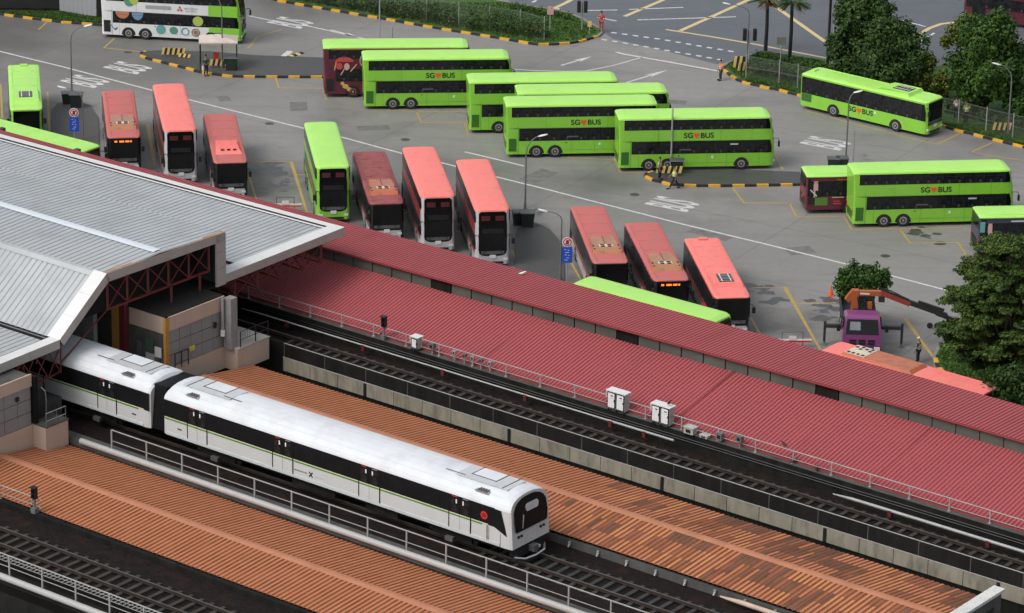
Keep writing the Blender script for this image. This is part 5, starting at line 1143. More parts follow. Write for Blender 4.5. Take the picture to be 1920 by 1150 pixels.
bs = G(1800, 118); tree('leafy_tree', 'small reddish-green ornamental tree in front of the dark maroon road bus', 'tree', bs, bl(bs.y, [(1790, 58, 1.0), (1812, 50, 1.1), (1775, 78, .9), (1808, 78, 1.2), (1835, 62, 1.0)]), 'yellow', seed=5, trunk=.08, size=.14)
bs = G(1846, 212); tree('leafy_tree', 'big rounded bright green tree behind the street lamp at the right edge', 'tree', bs, bl(bs.y, [(1852, 62, 2.2), (1868, 95, 2.4), (1828, 105, 2.1, -1), (1890, 120, 1.8), (1850, 140, 2.4, -2), (1812, 150, 1.8, -1), (1885, 165, 1.8, -1), (1835, 175, 1.8, -1), (1872, 45, 1.3)]), 'mid', seed=6, group=gt, trunk=.22)
bs = G(1915, 232); tree('leafy_tree', 'rounded green shrub cut off by the right edge below the big tree', 'shrub', bs, bl(bs.y, [(1916, 190, 1.5), (1926, 205, 1.5), (1908, 212, 1.1)]), 'mid', seed=7, trunk=.1)
bs = G(1590, 182); tree('bush', 'dark bushes filling the ground behind the slanted green single-decker', 'bush', bs, bl(bs.y, [(1575, 140, 1.4), (1570, 165, 1.3), (1600, 150, 1.4), (1640, 168, 1.4), (1690, 180, 1.5), (1725, 195, 1.3), (1765, 212, 1.2), (1790, 210, 1.1)]), 'dark', seed=8, trunk=.06)
# layered conifer-like tree at the lower right
bs = G(1888, 742); rg = random.Random(11); items = []
for k in range(11):
    z = 2.0 + k * .84; rr = 5.1 * sqrt(max(.05, 1 - (k / 11.0) ** 2.4)) * (.42, .55, .68, .82, .92)[k] if k < 5 else 5.1 * sqrt(max(.05, 1 - (k / 11.0) ** 2.4))
    m = max(4, int(rr * 3.2))
    for j in range(m):
        a = 2 * pi * j / m + k * .7 + rg.uniform(-.25, .25); q = rr * rg.uniform(.5, .98); items.append(((bs.x + cos(a) * q, bs.y + sin(a) * q * .9, z + rg.uniform(-.25, .25) - q * .05), (1.05 * rg.uniform(.8, 1.2), 1.0, .32)))
    items.append(((bs.x, bs.y, z), (rr * .45, rr * .45, .5)))
tree('layered_tree', 'large dark tree with flat layered branches at the right edge above the grass mound', 'tree', bs, items, 'pine', dens=900, size=.115, trunk=.26, seed=12, fork=1.6, flat=.5)
tree('bush', 'dark bush at the foot of the layered tree beside the canopy', 'bush', G(1890, 800), bl(G(1890, 800).y, [(1862, 742, 1.1), (1885, 730, 1.4), (1912, 735, 1.4), (1875, 752, 1.2), (1905, 705, 1.2)]), 'dark', seed=14, trunk=.06)
# hedge and plants behind the upper fence
def hedge(name, label, pts, h, w, kind, seed, dens=330):
    P = [G(u, v, 0) for u, v in pts]; rg = random.Random(seed); c0 = P[0]; K = thing(name, label, 'hedge', c0)
    bb = []
    for i in range(len(P) - 1):
        n = max(1, int((P[i + 1] - P[i]).length / .7))
        for j in range(n): p = P[i].lerp(P[i + 1], j / n) - c0; bb.append(((p.x + rg.uniform(-.15, .15), p.y + rg.uniform(-.2, .2), h * rg.uniform(.4, .62)), (.55, w, h * rg.uniform(.4, .55))))
    part('foliage', None, lambda b: (leaves(b, bb, dens, .11, leafmats(kind), rg), [b.tube((c[0], c[1], 0), (c[0], c[1], c[2]), .03, bark, 5, .015) for c, r in bb]), K)
hedge('hedge', 'grey-green hedge behind the upper chain-link fence', [(500, -8), (560, 2), (640, 16), (740, 33), (860, 52)], 1.95, 1.5, 'hedge', 21, 260)
hedge('hedge', 'dark clipped hedge behind the fence next to the chevron board', [(880, 56), (960, 67), (1035, 77)], 1.95, 1.3, 'dark', 22, 260)
hedge('hedge', 'low bright green hedge along the main road behind the upper fence', [(960, 22), (1000, 27), (1045, 36), (1075, 44)], .9, .5, 'mid', 23)
hedge('hedge', 'tangled dark planting behind the right chain-link fence', [(1408, 138), (1450, 148), (1500, 158), (1545, 168)], 1.3, 1.2, 'hedge', 24)
hedge('hedge', 'low hedge under the palm trees', [(1420, 112), (1475, 122), (1530, 134), (1560, 140)], .8, .6, 'dark', 25)
hedge('hedge', 'dark overgrown planting behind the fence at the right edge', [(1775, 212), (1850, 232), (1960, 256)], 1.2, 1.2, 'dark', 26)
hedge('hedge', 'dark planting at the upper edge between hoarding and fence', [(455, -30), (520, -16), (560, -8)], 2.0, 1.5, 'dark', 28)
def palm(u, v, label, h, seed):
    bs = G(u, v); rg = random.Random(seed); K = thing('palm_tree', label, 'palm tree', bs, 0, 'palm trees at the junction')
    part('trunk', None, lambda b: b.path([(0, 0, 0), (.04, 0, h * .5), (0, .03, h)], .17, black, 9, .14), K)
    lm = leafmats('mid'); dry = mat('dry_palm_skirt', (.22, .12, .06), rough=.9, var=.3)
    def fr(b):
        for i in range(26):
            a = rg.uniform(0, 2 * pi); up_ = rg.uniform(-.9, 1.1); L_ = rg.uniform(1.0, 1.5); m = dry if up_ < -.35 else lm[rg.randint(0, 3)]
            L_ *= .55 if m is dry else 1
            pts = [Vector((0, 0, h)) + Vector((cos(a) * s * L_, sin(a) * s * L_, up_ * s * L_ * .9 - s * s * (.5 if up_ > 0 else .3))) for s in (0, .35, .7, 1)]
            b.path(pts, .02, m, 4, .008); sd_ = Vector((-sin(a), cos(a), 0))
            for s in range(10):
                t = .3 + .7 * s / 9; k = min(2, int(t * 3)); p = pts[k].lerp(pts[min(3, k + 1)], t * 3 - k)
                for q in (-1, 1): b.face([p, p + sd_ * q * .34 + Vector((cos(a) * .14, sin(a) * .14, -.12)), p + sd_ * q * .2 + Vector((cos(a) * .2, sin(a) * .2, -.04))], m)
    part('crown', None, fr, K)
palm(1435, 99, 'palm tree with brown skirt at the junction, the left of two', 4.7, 31); palm(1480, 117, 'palm tree with brown skirt at the junction, the right of two', 5.3, 32)
tp = thing('utility_pole', 'thick black pole rising past the top edge beside the tall tree', 'pole', G(1551, 132)); part('pole', None, lambda b: b.tube((0, 0, 0), (0, 0, 9), .13, black, 10, .11), tp); part('cap', None, lambda b: b.tube((0, 0, 9), (0, 0, 9.1), .15, black, 10), tp)

# ---------------------------------------------------------------- street furniture
def zat(bs, u, v):  # height above the base seen at pixel v
    return AY(u, v, bs.y).z
def lamp(bu, bv, tv, hu, hv, label, m=galv, r=.075, both=None):
    bs = G(bu, bv); h = zat(bs, bu, tv); hd = AY(hu, hv, bs.y) - bs; K = thing('street_lamp', label, 'street lamp', bs, 0, 'grey street lamps around the yard')
    part('pole', None, lambda b: (b.tube((0, 0, 0), (0, 0, h), r, m, 10, r * .7), b.tube((0, 0, 0), (0, 0, .5), r * 1.4, m, 10), b.box((0, 0, .02), (.4, .4, .04), m)), K)
    pts = [Vector((0, 0, h))] + [Vector((hd.x * (1 - cos(k * pi / 8)), 0, h + (hd.z - h) * sin(k * pi / 8))) for k in (1, 2, 3, 4)]
    part('arm', None, lambda b: b.path(pts, r * .6, m, 8, r * .45), K)
    s_ = 1 if hd.x > 0 else -1
    def hdf(b):
        rings = []
        for x, w, hh in ((-.28, .04, .03), (-.2, .10, .05), (0, .14, .075), (.25, .13, .06), (.42, .05, .03)):
            rings.append([(hd.x + s_ * x, cos(2 * pi * i / 10) * w, hd.z + .02 + s_ * 0 + x * .25 * (1 if tv > hv else 1) + sin(2 * pi * i / 10) * hh) for i in range(10)])
        b.loft(rings, lampw)
    part('lamp_head', None, hdf, K, 60); return K
lamp(135, 181, 76, 163, 49, 'street lamp above the dark bins at the left, white head near the top kerb')
lamp(984.5, 394, 290, 1016, 255, 'street lamp standing by the bins right of the twin salmon double-deckers')
lamp(1585, 316, 193, 1607, 173, 'street lamp whose head overlaps the windows of the slanted green single-decker')
lamp(1050.5, 528, 412, 1020, 396, 'curved street lamp beside the blue sign, head pointing left')
lamp(1889.5, 256, 150, 1870, 121, 'street lamp in front of the big rounded tree at the right edge')
lamp(1400.6, 121, 25, 1364, 8, 'street lamp by the traffic lights at the junction')
lamp(417, 131, 20, 400, -6, 'street lamp rising through the shelter on the upper island')
lamp(157, 290, 190, 118, 165, 'curved street lamp behind the left blue sign, head pointing left', r=.055)
lamp(1962, 770, 640, 1916, 616, 'street lamp at the right edge with only its white head in view')
def post(u, v, tv, label, r=.06, m=galvlt, cat='post', name='metal_post'):
    bs = G(u, v); h = zat(bs, u, tv); K = thing(name, label, cat, bs); part('pole', None, lambda b: (b.tube((0, 0, 0), (0, 0, h), r, m, 10, r * .85)), K); part('base_plate', None, lambda b: b.box((0, 0, .03), (.3, .3, .06), m), K); return K, h
post(711.5, 76, -40, 'tall pale pole passing in front of the upper kerb behind the maroon double-decker', .07)
post(735, 82, 50, 'short pale post behind the maroon double-decker roof', .09)
post(1257.5, 321, 204, 'plain grey pole standing behind the walking hi-vis person', .075)
post(1599, 309, 243, 'pale double post beside the right street lamp', .06)
post(1560, 126, -30, 'thin grey pole right beside the thick black pole', .06)
def traffic_light(u, v, tv, label, arms):
    bs = G(u, v); h = zat(bs, u, tv); K = thing('traffic_light', label, 'traffic light', bs, 0, 'traffic lights at the junction')
    part('pole', None, lambda b: b.tube((0, 0, 0), (0, 0, h), .06, galvlt, 8), K)
    for dx in arms:
        hd = part('signal_head', ('tlh',), lambda b: (b.box((0, 0, 0), (.32, .3, 1.0), black), [b.box((0, -.2, z), (.26, .2, .02), black) for z in (.42, .1, -.22)]), K, loc=(dx, -.05, h - .45))
        for z, m in ((.3, mat('lens_dark_red', (.07, .01, .01), rough=.3)), (0, mat('lens_dark_amber', (.06, .03, .01), rough=.3)), (-.3, mat('lens_dark_green', (.01, .04, .02), rough=.3))): part('lens', ('tll', z), lambda b: b.tube((0, -.16, z), (0, -.17, z), .11, m, 12), hd)
traffic_light(1403.5, 122, 55, 'traffic light with two black heads above the right verge nose', (-.42, .42))
traffic_light(1091, 60, 3, 'traffic light with two black heads on the left verge nose', (-.3, .28))
def fence(name, label, pts, h, sp=2.5, seed=0, pm=galvlt):
    P = [G(u, v, .12) for u, v in pts]; K = thing(name, label, 'fence', P[0], 0, 'chain-link fences'); o0 = P[0]; mm = mat('chain_link_wire', (.12, .13, .125), rough=.6, var=.1)
    def wires(b):
        for i in range(len(P) - 1):
            a, c = P[i] - o0, P[i + 1] - o0; n = int((c - a).length / .19); up_ = Vector((0, 0, h))
            for k in (.03, .5, .97): b.tube(a + up_ * k, c + up_ * k, .014, mm, 4, cap=False)
            for j in range(-int(h / .19), n):
                for s_ in (1, -1):
                    j0 = j; j1 = j + h / .19; z0, z1 = 0., 1.
                    if j0 < 0: z0 = -j0 / (h / .19); j0 = 0
                    if j1 > n: z1 = z0 + (n - j0) / (h / .19) if z0 else (n - j0) / (h / .19); j1 = n; z1 = min(1, z1)
                    p, q = a.lerp(c, j0 / n), a.lerp(c, j1 / n)
                    za, zb_ = (z0, z1) if s_ > 0 else (1 - z0, 1 - z1)
                    d_ = (c - a).normalized() * .0; b.face([p + up_ * za + Vector((0, 0, .008)), q + up_ * zb_ + Vector((0, 0, .008)), q + up_ * zb_ - Vector((0, 0, .008)), p + up_ * za - Vector((0, 0, .008))], mm)
    part('wire_mesh', None, wires, K)
    me = None
    for i in range(len(P) - 1):
        n = max(1, round((P[i + 1] - P[i]).length / sp))
        for j in range(n + (i == len(P) - 2)):
            if me is None: q = MB(); q.box((0, 0, h / 2 + .05), (.075, .075, h + .1), pm); me = q.mesh('post')
            o = bpy.data.objects.new('post', me); COL.objects.link(o); o.parent = K; o.location = P[i].lerp(P[i + 1], j / n) - o0
fence('chain_link_fence', 'long chain-link fence with pale posts along the upper kerb', [(470, -22), (600, 5), (740, 29), (860, 48), (975, 62), (1020, 76)], 2.0, 2.9)
fence('chain_link_fence', 'chain-link fence from the junction towards the slanted green single-decker', [(1398, 148), (1460, 158), (1530, 174), (1640, 198), (1760, 226)], 2.0, 2.4)
fence('chain_link_fence', 'chain-link fence at the right edge behind the kerb', [(1760, 226), (1796, 234), (1848, 248), (1898, 260), (1960, 274)], 2.0, 2.4)
def striped(u, v, w, label, rz=0., rows=1, h=.55, z0=.35, group='yellow and black striped barriers', lean=.12):
    bs = G(u, v, .0); K = thing('striped_barrier', label, 'barrier', bs, rz, group)
    def bd(b):
        n = max(4, int(w / .2)); s = w / n
        for i in range(n):
            x = -w / 2 + i * s; m = stripey if i % 2 == 0 else kerbblack
            b.add([(x, -.03, z0), (x + s, -.03, z0), (x + s + lean, -.03, z0 + h), (x + lean, -.03, z0 + h), (x, .03, z0), (x + s, .03, z0), (x + s + lean, .03, z0 + h), (x + lean, .03, z0 + h)], [(0, 1, 2, 3), (7, 6, 5, 4), (3, 2, 6, 7), (0, 4, 5, 1), (1, 5, 6, 2), (0, 3, 7, 4)], m)
    part('board', None, bd, K)
    for x in (-w * .35, w * .35): part('leg', ('sbl', z0, h), lambda b: (b.tube((0, .06, 0), (0, .06, z0 + h), .03, galv), b.box((0, .06, .03), (.14, .6, .06), black)), K, loc=(x, 0, 0))
striped(324, 110, 1.9, 'striped barrier standing alone on the upper island left of the shelter'); striped(345, 112, 1.0, 'short striped barrier piece beside the lone one left of the shelter', rz=-.3, h=.3, z0=.2)
striped(412, 131, 1.7, 'striped barrier under the shelter beside the bin'); striped(1002, 68, 1.6, 'striped chevron board on the verge in front of the upper fence')
striped(1253, 333, 1.9, 'striped barrier behind the walking hi-vis person'); striped(1879, 252, 1.6, 'striped board behind the kerb at the right edge', h=.6)
striped(1384, 132, .9, 'tall yellow striped board on the right verge nose', h=.95, z0=.25); striped(1391, 140, .8, 'small striped board behind the tall one on the right verge nose', rz=.4, h=.7)
def rubber_hump(u, v):
    K = thing('wheel_hump', 'yellow and black rubber hump lying beside a painted white bar on the upper island', 'speed hump', G(u, v, 0), radians(50))
    for i in range(6): part('segment', ('hmp', i % 2), lambda b: b.add([(-.2, -.3, 0), (.2, -.3, 0), (.2, .3, 0), (-.2, .3, 0), (-.18, -.1, .09), (.18, -.1, .09), (.18, .1, .09), (-.18, .1, .09)], [(4, 5, 6, 7), (0, 1, 5, 4), (1, 2, 6, 5), (2, 3, 7, 6), (3, 0, 4, 7)], (stripey, kerbblack)[i % 2]), K, loc=(-1 + i * .4, 0, .0))
rubber_hump(548, 105)
def bin_(u, v, label, s=1.0, rz=0.):
    K = thing('wheeled_bin', label, 'bin', G(u, v, 0), rz, 'dark wheeled bins'); g = mat('bin_dark_green', (.018, .03, .025), rough=.5); g2 = mat('bin_lid_grey', (.09, .10, .10), rough=.45)
    part('tub', ('bt', s), lambda b: b.add([(x * s, y * s, z * s) for z, w in ((.12, .40), (1.2, .52)) for x, y in ((-w, -w * .8), (w, -w * .8), (w, w * .8), (-w, w * .8))], [(3, 2, 1, 0), (4, 5, 6, 7), (0, 1, 5, 4), (1, 2, 6, 5), (2, 3, 7, 6), (3, 0, 4, 7)], g), K)
    part('lid', ('bl', s), lambda b: b.box((0, -.02, 1.24 * s), (1.12 * s, .9 * s, .08), g2, 0, .95, .9), K)
    for x in (-.35, .35): part('wheel', ('bw', s), lambda b: b.tube((-.03, 0, 0), (.03, 0, 0), .12, rubber, 10), K, loc=(x * s, .3 * s, .12))
bin_(143, 203, 'dark bin with grey lid under the left street lamp, the right of two', 1.0); bin_(126, 197, 'dark bin under the left street lamp, the left of two', .85, .2)
bin_(989, 427, 'dark bin with grey lid beside the twin salmon double-deckers, the right of two', 1.0); bin_(972, 422, 'dark bin beside the twin salmon double-deckers, the left of two', .85, .2)
bin_(434, 134, 'dark bin under the right end of the shelter', 1.0); bin_(1268, 327, 'dark bin behind the walking hi-vis person at the striped barrier', .95)
bin_(1562, 322, 'dark low bin behind the maroon and green single-decker', .9); bin_(1578, 321, 'dark low bin right beside the street lamp behind the right double-decker', .9)
K = thing('shelter', 'small open shelter with a pale peaked canopy on the upper island', 'shelter', G(410, 128), radians(4))
part('canopy', None, lambda b: (b.add([(-1.6, -1.1, 2.5), (1.6, -1.1, 2.5), (1.6, 1.1, 2.5), (-1.6, 1.1, 2.5), (0, 0, 2.95)], [(0, 1, 4), (1, 2, 4), (2, 3, 4), (3, 0, 4)], mat('canopy_beige', (.58, .50, .44), rough=.6)), b.box((0, 0, 2.44), (3.2, 2.2, .12), mat('canopy_beige', (.58, .50, .44))), b.box((-.1, .35, 2.84), (.7, .4, .04), black)), K)
for x in (-1.5, 1.5):
    for y in (-1.0, 1.0): part('leg', 'shl', lambda b: b.tube((0, 0, 0), (0, 0, 2.4), .045, black), K, loc=(x, y, 0))
K = thing('stool', 'red plastic seat under the shelter', 'seat', G(405, 122, .15)); part('seat', None, lambda b: b.box((0, 0, .45), (.45, .45, .06), adred), K); part('backrest', None, lambda b: b.box((0, .2, .75), (.45, .05, .55), adred), K); part('frame', None, lambda b: [b.tube((x, y, 0), (x, y, .45), .02, galv) for x in (-.18, .18) for y in (-.18, .18)], K)
def blue_sign(u, v, su, sv, label):
    bs = G(u, v); c = AY(su, sv, bs.y) - bs; K = thing('traffic_sign', label, 'sign', bs, 0, 'blue boards with round signs above')
    part('pole', None, lambda b: b.tube((0, .04, 0), (c.x * 0, .04, c.z + .8), .045, galvlt), K)
    pl = part('plate', None, lambda b: b.box((0, 0, c.z - .4), (.72, .03, 1.15), blueSign), K)
    part('lettering', None, lambda b: [b.box((x, -.02, c.z + z), (w_, .008, .035), signwhite) for x, z, w_ in ((-.14, .0, .12), (.1, -.05, .12), (0, -.22, .26), (-.1, -.4, .12), (.12, -.43, .12), (.05, -.62, .2), (-.05, -.78, .24))], pl)
    rd = part('round_sign', None, lambda b: (b.tube((0, 0, c.z + .55), (0, -.03, c.z + .55), .36, signwhite, 24), b.tube((0, -.03, c.z + .55), (0, -.04, c.z + .55), .30, signred, 24)), K)
    part('symbol', None, lambda b: (b.tube((0, -.04, c.z + .55), (0, -.05, c.z + .55), .22, signwhite, 20), b.beam((-.16, -.055, c.z + .4), (.16, -.055, c.z + .7), .02, .07, signred), b.box((0, -.052, c.z + .55), (.2, .01, .3), inkblack)), rd)
blue_sign(1062, 531, 1063, 468, 'blue board with round red-ringed sign beside the curved lamp'); blue_sign(140, 268, 140, 224, 'blue board with round red-ringed sign above the green bus roof at the left')
def cone(u, v, label, s=1.0):
    K = thing('traffic_cone', label, 'traffic cone', G(u, v, 0), 0, 'orange traffic cones'); o_ = mat('cone_orange', (.75, .13, .03), rough=.5)
    part('body', ('cn', s), lambda b: b.tube((0, 0, .05), (0, 0, .78 * s), .17 * s, o_, 14, .03), K); part('base', ('cb', s), lambda b: b.box((0, 0, .03), (.44 * s, .44 * s, .06), o_), K)
cone(1558, 555, 'orange traffic cone on the yard left of the crane truck', 1.0)
def bayb(u, v, w, label):
    K = thing('bay_barrier', label, 'barrier', G(u, v, 0), radians(3), 'red and white barriers at the bay ends')
    part('rail', None, lambda b: (b.box((0, 0, .55), (w, .08, .12), signwhite), b.box((0, -.05, .46), (w, .05, .10), signred)), K)
    part('frame', None, lambda b: (b.tube((-w * .27, 0, 0), (-w * .27, 0, 1.15), .03, galv), b.tube((w * .27, 0, 0), (w * .27, 0, 1.15), .03, galv), b.tube((-w * .27, 0, 1.12), (w * .27, 0, 1.12), .04, galv)), K)
    part('plate', None, lambda b: b.box((0, -.06, .72), (.5, .02, .3), signwhite), K)
bayb(535, 397, 2.4, 'red and white barrier with white plate at the end of the left empty bay'); bayb(1485, 652, 2.6, 'red and white barrier with white plate at the end of the right empty bay')
def signboard(u, v, tv, label, m, w=.7, h=.7):
    bs = G(u, v); z = zat(bs, u, tv); K = thing('traffic_sign', label, 'sign', bs); part('pole', None, lambda b: b.tube((0, .04, 0), (0, .04, z), .05, galvlt), K)
    part('plate', None, lambda b: b.box((0, 0, z - h / 2), (w, .03, h), m), K)
signboard(1031, 62, 12, 'red and white square sign on a post at the upper fence', mat('sign_pinkish', (.62, .34, .34), rough=.5, var=.3, scale=6), .55, .75)
signboard(1463, 122, 70, 'back of a grey-brown sign standing before the palms', mat('sign_back', (.16, .16, .12), rough=.6), .75, .65)
signboard(1105, 66, 40, 'yellow post sign on the left verge nose', stripey, .35, .5)
# hoarding and dark building at the upper left
K = thing('hoarding', 'light grey hoarding with dark end post at the upper left behind the white double-decker', 'hoarding', G(146, 33))
q0, q1 = G(112, 25) - K.location, G(181, 36) - K.location
dd_ = (q1 - q0).normalized(); nn_ = Vector((-dd_.y, dd_.x, 0))
def hb(b):
    for i in range(8):
        a, c = q0.lerp(q1, i / 8), q0.lerp(q1, (i + 1) / 8); b.add([a, c - dd_ * .01, c - dd_ * .01 + nn_ * .1, a + nn_ * .1] + [p + Vector((0, 0, 4.5)) for p in (a, c - dd_ * .01, c - dd_ * .01 + nn_ * .1, a + nn_ * .1)], [(0, 1, 5, 4), (1, 2, 6, 5), (2, 3, 7, 6), (3, 0, 4, 7), (4, 5, 6, 7)], mat('hoarding_grey', (.30, .31, .33), rough=.45, var=.05, scale=.3))
part('panel', None, hb, K); part('post', None, lambda b: b.beam(q1 + dd_ * .3, q1 + dd_ * .3 + Vector((0, 0, 4.6)), .35, .35, black), K)
K = thing('building', 'dark wall of a building at the top left corner', 'building', G(60, 18)); q0, q1 = G(-20, 22) - K.location, G(111, 24) - K.location
part('wall', None, lambda b: b.add([q0, q1, q1 + Vector((0, 6, 0)), q0 + Vector((0, 6, 0))] + [p + Vector((0, 0, 6)) for p in (q0, q1, q1 + Vector((0, 6, 0)), q0 + Vector((0, 6, 0)))], [(0, 1, 5, 4), (1, 2, 6, 5), (2, 3, 7, 6), (3, 0, 4, 7), (4, 5, 6, 7)], mat('dark_wall', (.012, .014, .012), rough=.7, var=.3)), K)
part('plinth', None, lambda b: b.beam(q0 + Vector((0, -.1, .2)), q1 + Vector((0, -.1, .2)), .2, .4, concdark), K)

# ---------------------------------------------------------------- people
def bake_skin(V, E, Rd, root, m, sub=1):
    me = bpy.data.meshes.new('sk'); me.from_pydata(V, E, []); o = bpy.data.objects.new('sk', me); COL.objects.link(o)
    md = o.modifiers.new('s', 'SKIN'); md.use_smooth_shade = True
    if not me.skin_vertices: me.attributes  # layer is made with the modifier
    for i, sv in enumerate(me.skin_vertices[0].data): sv.radius = (Rd[i], Rd[i]); sv.use_root = (i == root)
    sb = o.modifiers.new('u', 'SUBSURF'); sb.levels = sub; sb.render_levels = sub
    dg = bpy.context.evaluated_depsgraph_get(); dg.update(); r = bpy.data.meshes.new_from_object(o.evaluated_get(dg)); bpy.data.objects.remove(o); bpy.data.meshes.remove(me)
    r.materials.clear(); r.materials.append(m); return r
hairm = mat('dark_hair', (.02, .016, .014), rough=.8)
def skin_layer(V, E, Rd):
    bm = bmesh.new(); 
def person(u, v, z, label, heading, top, bottom, pose='stand', hat=None, vest=None, hold=None):
    bs = G(u, v, z); K = thing('person', label, 'person', bs, heading)
    a = {'stand': 0, 'walk': .42, 'bend': .1}[pose]; sw = a
    hipx, kneeb = .0, .25 * a
    V = [(0, 0, .95), (0, 0, 1.12), (0, 0, 1.38), (0, 0, 1.50), (.02, 0, 1.58)]; Rd = [.125, .125, .13, .06, .055]; E = [(0, 1), (1, 2), (2, 3), (3, 4)]
    V += [(.03, 0, 1.66), (.02, 0, 1.74)]; Rd += [.085, .075]; E += [(4, 5), (5, 6)]
    legs, arms = [], []
    for s_ in (-1, 1):
        f_ = s_ * sw
        i0 = len(V); V += [(0, s_ * .10, .88), (f_ * .42 + .03, s_ * .11, .50), (f_ * .85 - (.12 if f_ < 0 else 0), s_ * .11, .09 + (.06 if f_ < 0 else 0)), (f_ * .85 + .14 - (.12 if f_ < 0 else 0), s_ * .12, .045 + (.02 if f_ < 0 else 0))]
        Rd += [.095, .065, .045, .035]; E += [(0, i0), (i0, i0 + 1), (i0 + 1, i0 + 2), (i0 + 2, i0 + 3)]; legs.append(i0)
        j0 = len(V); hx = -f_ * .5 + .06; V += [(0, s_ * .19, 1.40), (hx * .4, s_ * .25, 1.14), (hx + .08, s_ * .24, .90), (hx + .11, s_ * .235, .82)]
        Rd += [.055, .043, .032, .028]; E += [(2, j0), (j0, j0 + 1), (j0 + 1, j0 + 2), (j0 + 2, j0 + 3)]; arms.append(j0)
        hxp = V[j0 + 3]
        for k in range(4):
            n0 = len(V); L_ = (.075, .085, .08, .065)[k]; V += [(hxp[0] + .02 - k * .016, s_ * .235, .76), (hxp[0] + .035 - k * .016, s_ * .228, .76 - L_)]; Rd += [.009, .008]; E += [(j0 + 3, n0), (n0, n0 + 1)]
        n0 = len(V); V += [(hxp[0] + .045, s_ * .225, .80), (hxp[0] + .06, s_ * .22, .75)]; Rd += [.010, .008]; E += [(j0 + 3, n0), (n0, n0 + 1)]
    me = bake_skin(V, E, Rd, 0, skin); o = bpy.data.objects.new('body', me); COL.objects.link(o); o.parent = K
    def cl(name, idx, grow, m, extra=None):
        mp = {q: i for i, q in enumerate(idx)}; V2 = [V[q] for q in idx]; R2 = [Rd[q] + grow for q in idx]; E2 = [(mp[p], mp[q]) for p, q in E if p in mp and q in mp]
        me = bake_skin(V2, E2, R2, 0, m); o = bpy.data.objects.new(name, me); COL.objects.link(o); o.parent = K
    cl('trousers', [0] + [i + k for i in legs for k in (0, 1, 2)], .018, bottom); cl('shirt', [0, 1, 2] + [i + k for i in arms for k in (0, 1)], .02, top)
    if vest: cl('vest', [0, 1, 2], .040, vest); part('vest_stripe', None, lambda b: [b.tube((0, 0, zz), (0, 0, zz + .05), .19, signwhite, 14, cap=False) for zz in (1.02, 1.18)], K)
    for i in legs: part('shoe', None, lambda b: b.box((V[i + 3][0] - .02, V[i + 3][1], V[i + 3][2]), (.27, .10, .09), inkblack, 0, .85, .8), K)
    def hairf(b):
        hm = hat or hairm; rings = []
        for zz, r_ in ((1.70, .098), (1.74, .100), (1.785, .085), (1.82, .045), (1.828, .01)): rings.append([(.015 + cos(2 * pi * i / 12) * r_, sin(2 * pi * i / 12) * r_ * .9, zz) for i in range(12)])
        b.loft(rings, hm)
        if hat: b.box((.10, 0, 1.705), (.12, .15, .015), hm)
    part('helmet' if hat else 'hair', None, hairf, K, 60)
    part('face', None, lambda b: ([b.box((.108, y, 1.675), (.012, .026, .012), inkblack) for y in (-.034, .034)], b.add([(.10, -.014, 1.63), (.10, .014, 1.63), (.128, 0, 1.635), (.105, 0, 1.67)], [(0, 1, 2), (0, 2, 3), (1, 3, 2)], skin), b.box((.104, 0, 1.605), (.01, .05, .009), adbrown), [b.box((.02, y, 1.65), (.03, .02, .05), skin) for y in (-.088, .088)]), K)
    if hold: hold(K)
    return K
teal_sh = mat('dark_green_shirt', (.02, .09, .06), rough=.85); whsh = mat('white_shirt', (.6, .6, .6), rough=.85)
person(386, 142, .0, 'person in dark green shirt and black trousers standing at the kerb before the shelter', radians(-60), teal_sh, dkcloth, hold=lambda K: part('bag', None, lambda b: b.box((.12, -.3, .7), (.3, .1, .4), offwhite, 0, .9, .8), K))
person(1351, 151, .0, 'person in an orange vest and dark trousers standing near the junction', radians(200), hivizo, dkcloth, vest=hivizo)
person(1264, 354, .0, 'person in a yellow-green vest walking along the kerb of the lower island', radians(185), hiviz, dkcloth, 'walk', vest=hiviz)
person(1236, 337, .15, 'person in a pale shirt standing left of the striped barrier on the lower island', radians(-30), mat('beige_shirt', (.55, .42, .28), rough=.85), dkcloth)
person(1811, 231, .14, 'person in a yellow-green vest standing behind the right fence', radians(100), hiviz, dkcloth, vest=hiviz)
person(1792, 222, .14, 'person in a white shirt in the shade behind the front of the slanted bus', radians(80), whsh, dkcloth)
person(1721, 680, .0, 'person in hard hat and hi-vis vest standing beside the crane truck', radians(150), mat('navy_shirt', (.03, .04, .07), rough=.85), dkcloth, hat=mat('helmet_cream', (.62, .55, .42), rough=.4), vest=mat('hi_vis_dull', (.35, .42, .14), rough=.8))
person(1127, 58, .14, 'person in a red top sitting-height behind the left verge nose by the traffic light', radians(-90), adred, mat('red_trousers', (.40, .10, .08), rough=.85))
bpy.data.objects.remove(bpy.data.objects['stub']) if 'stub' in bpy.data.objects else None

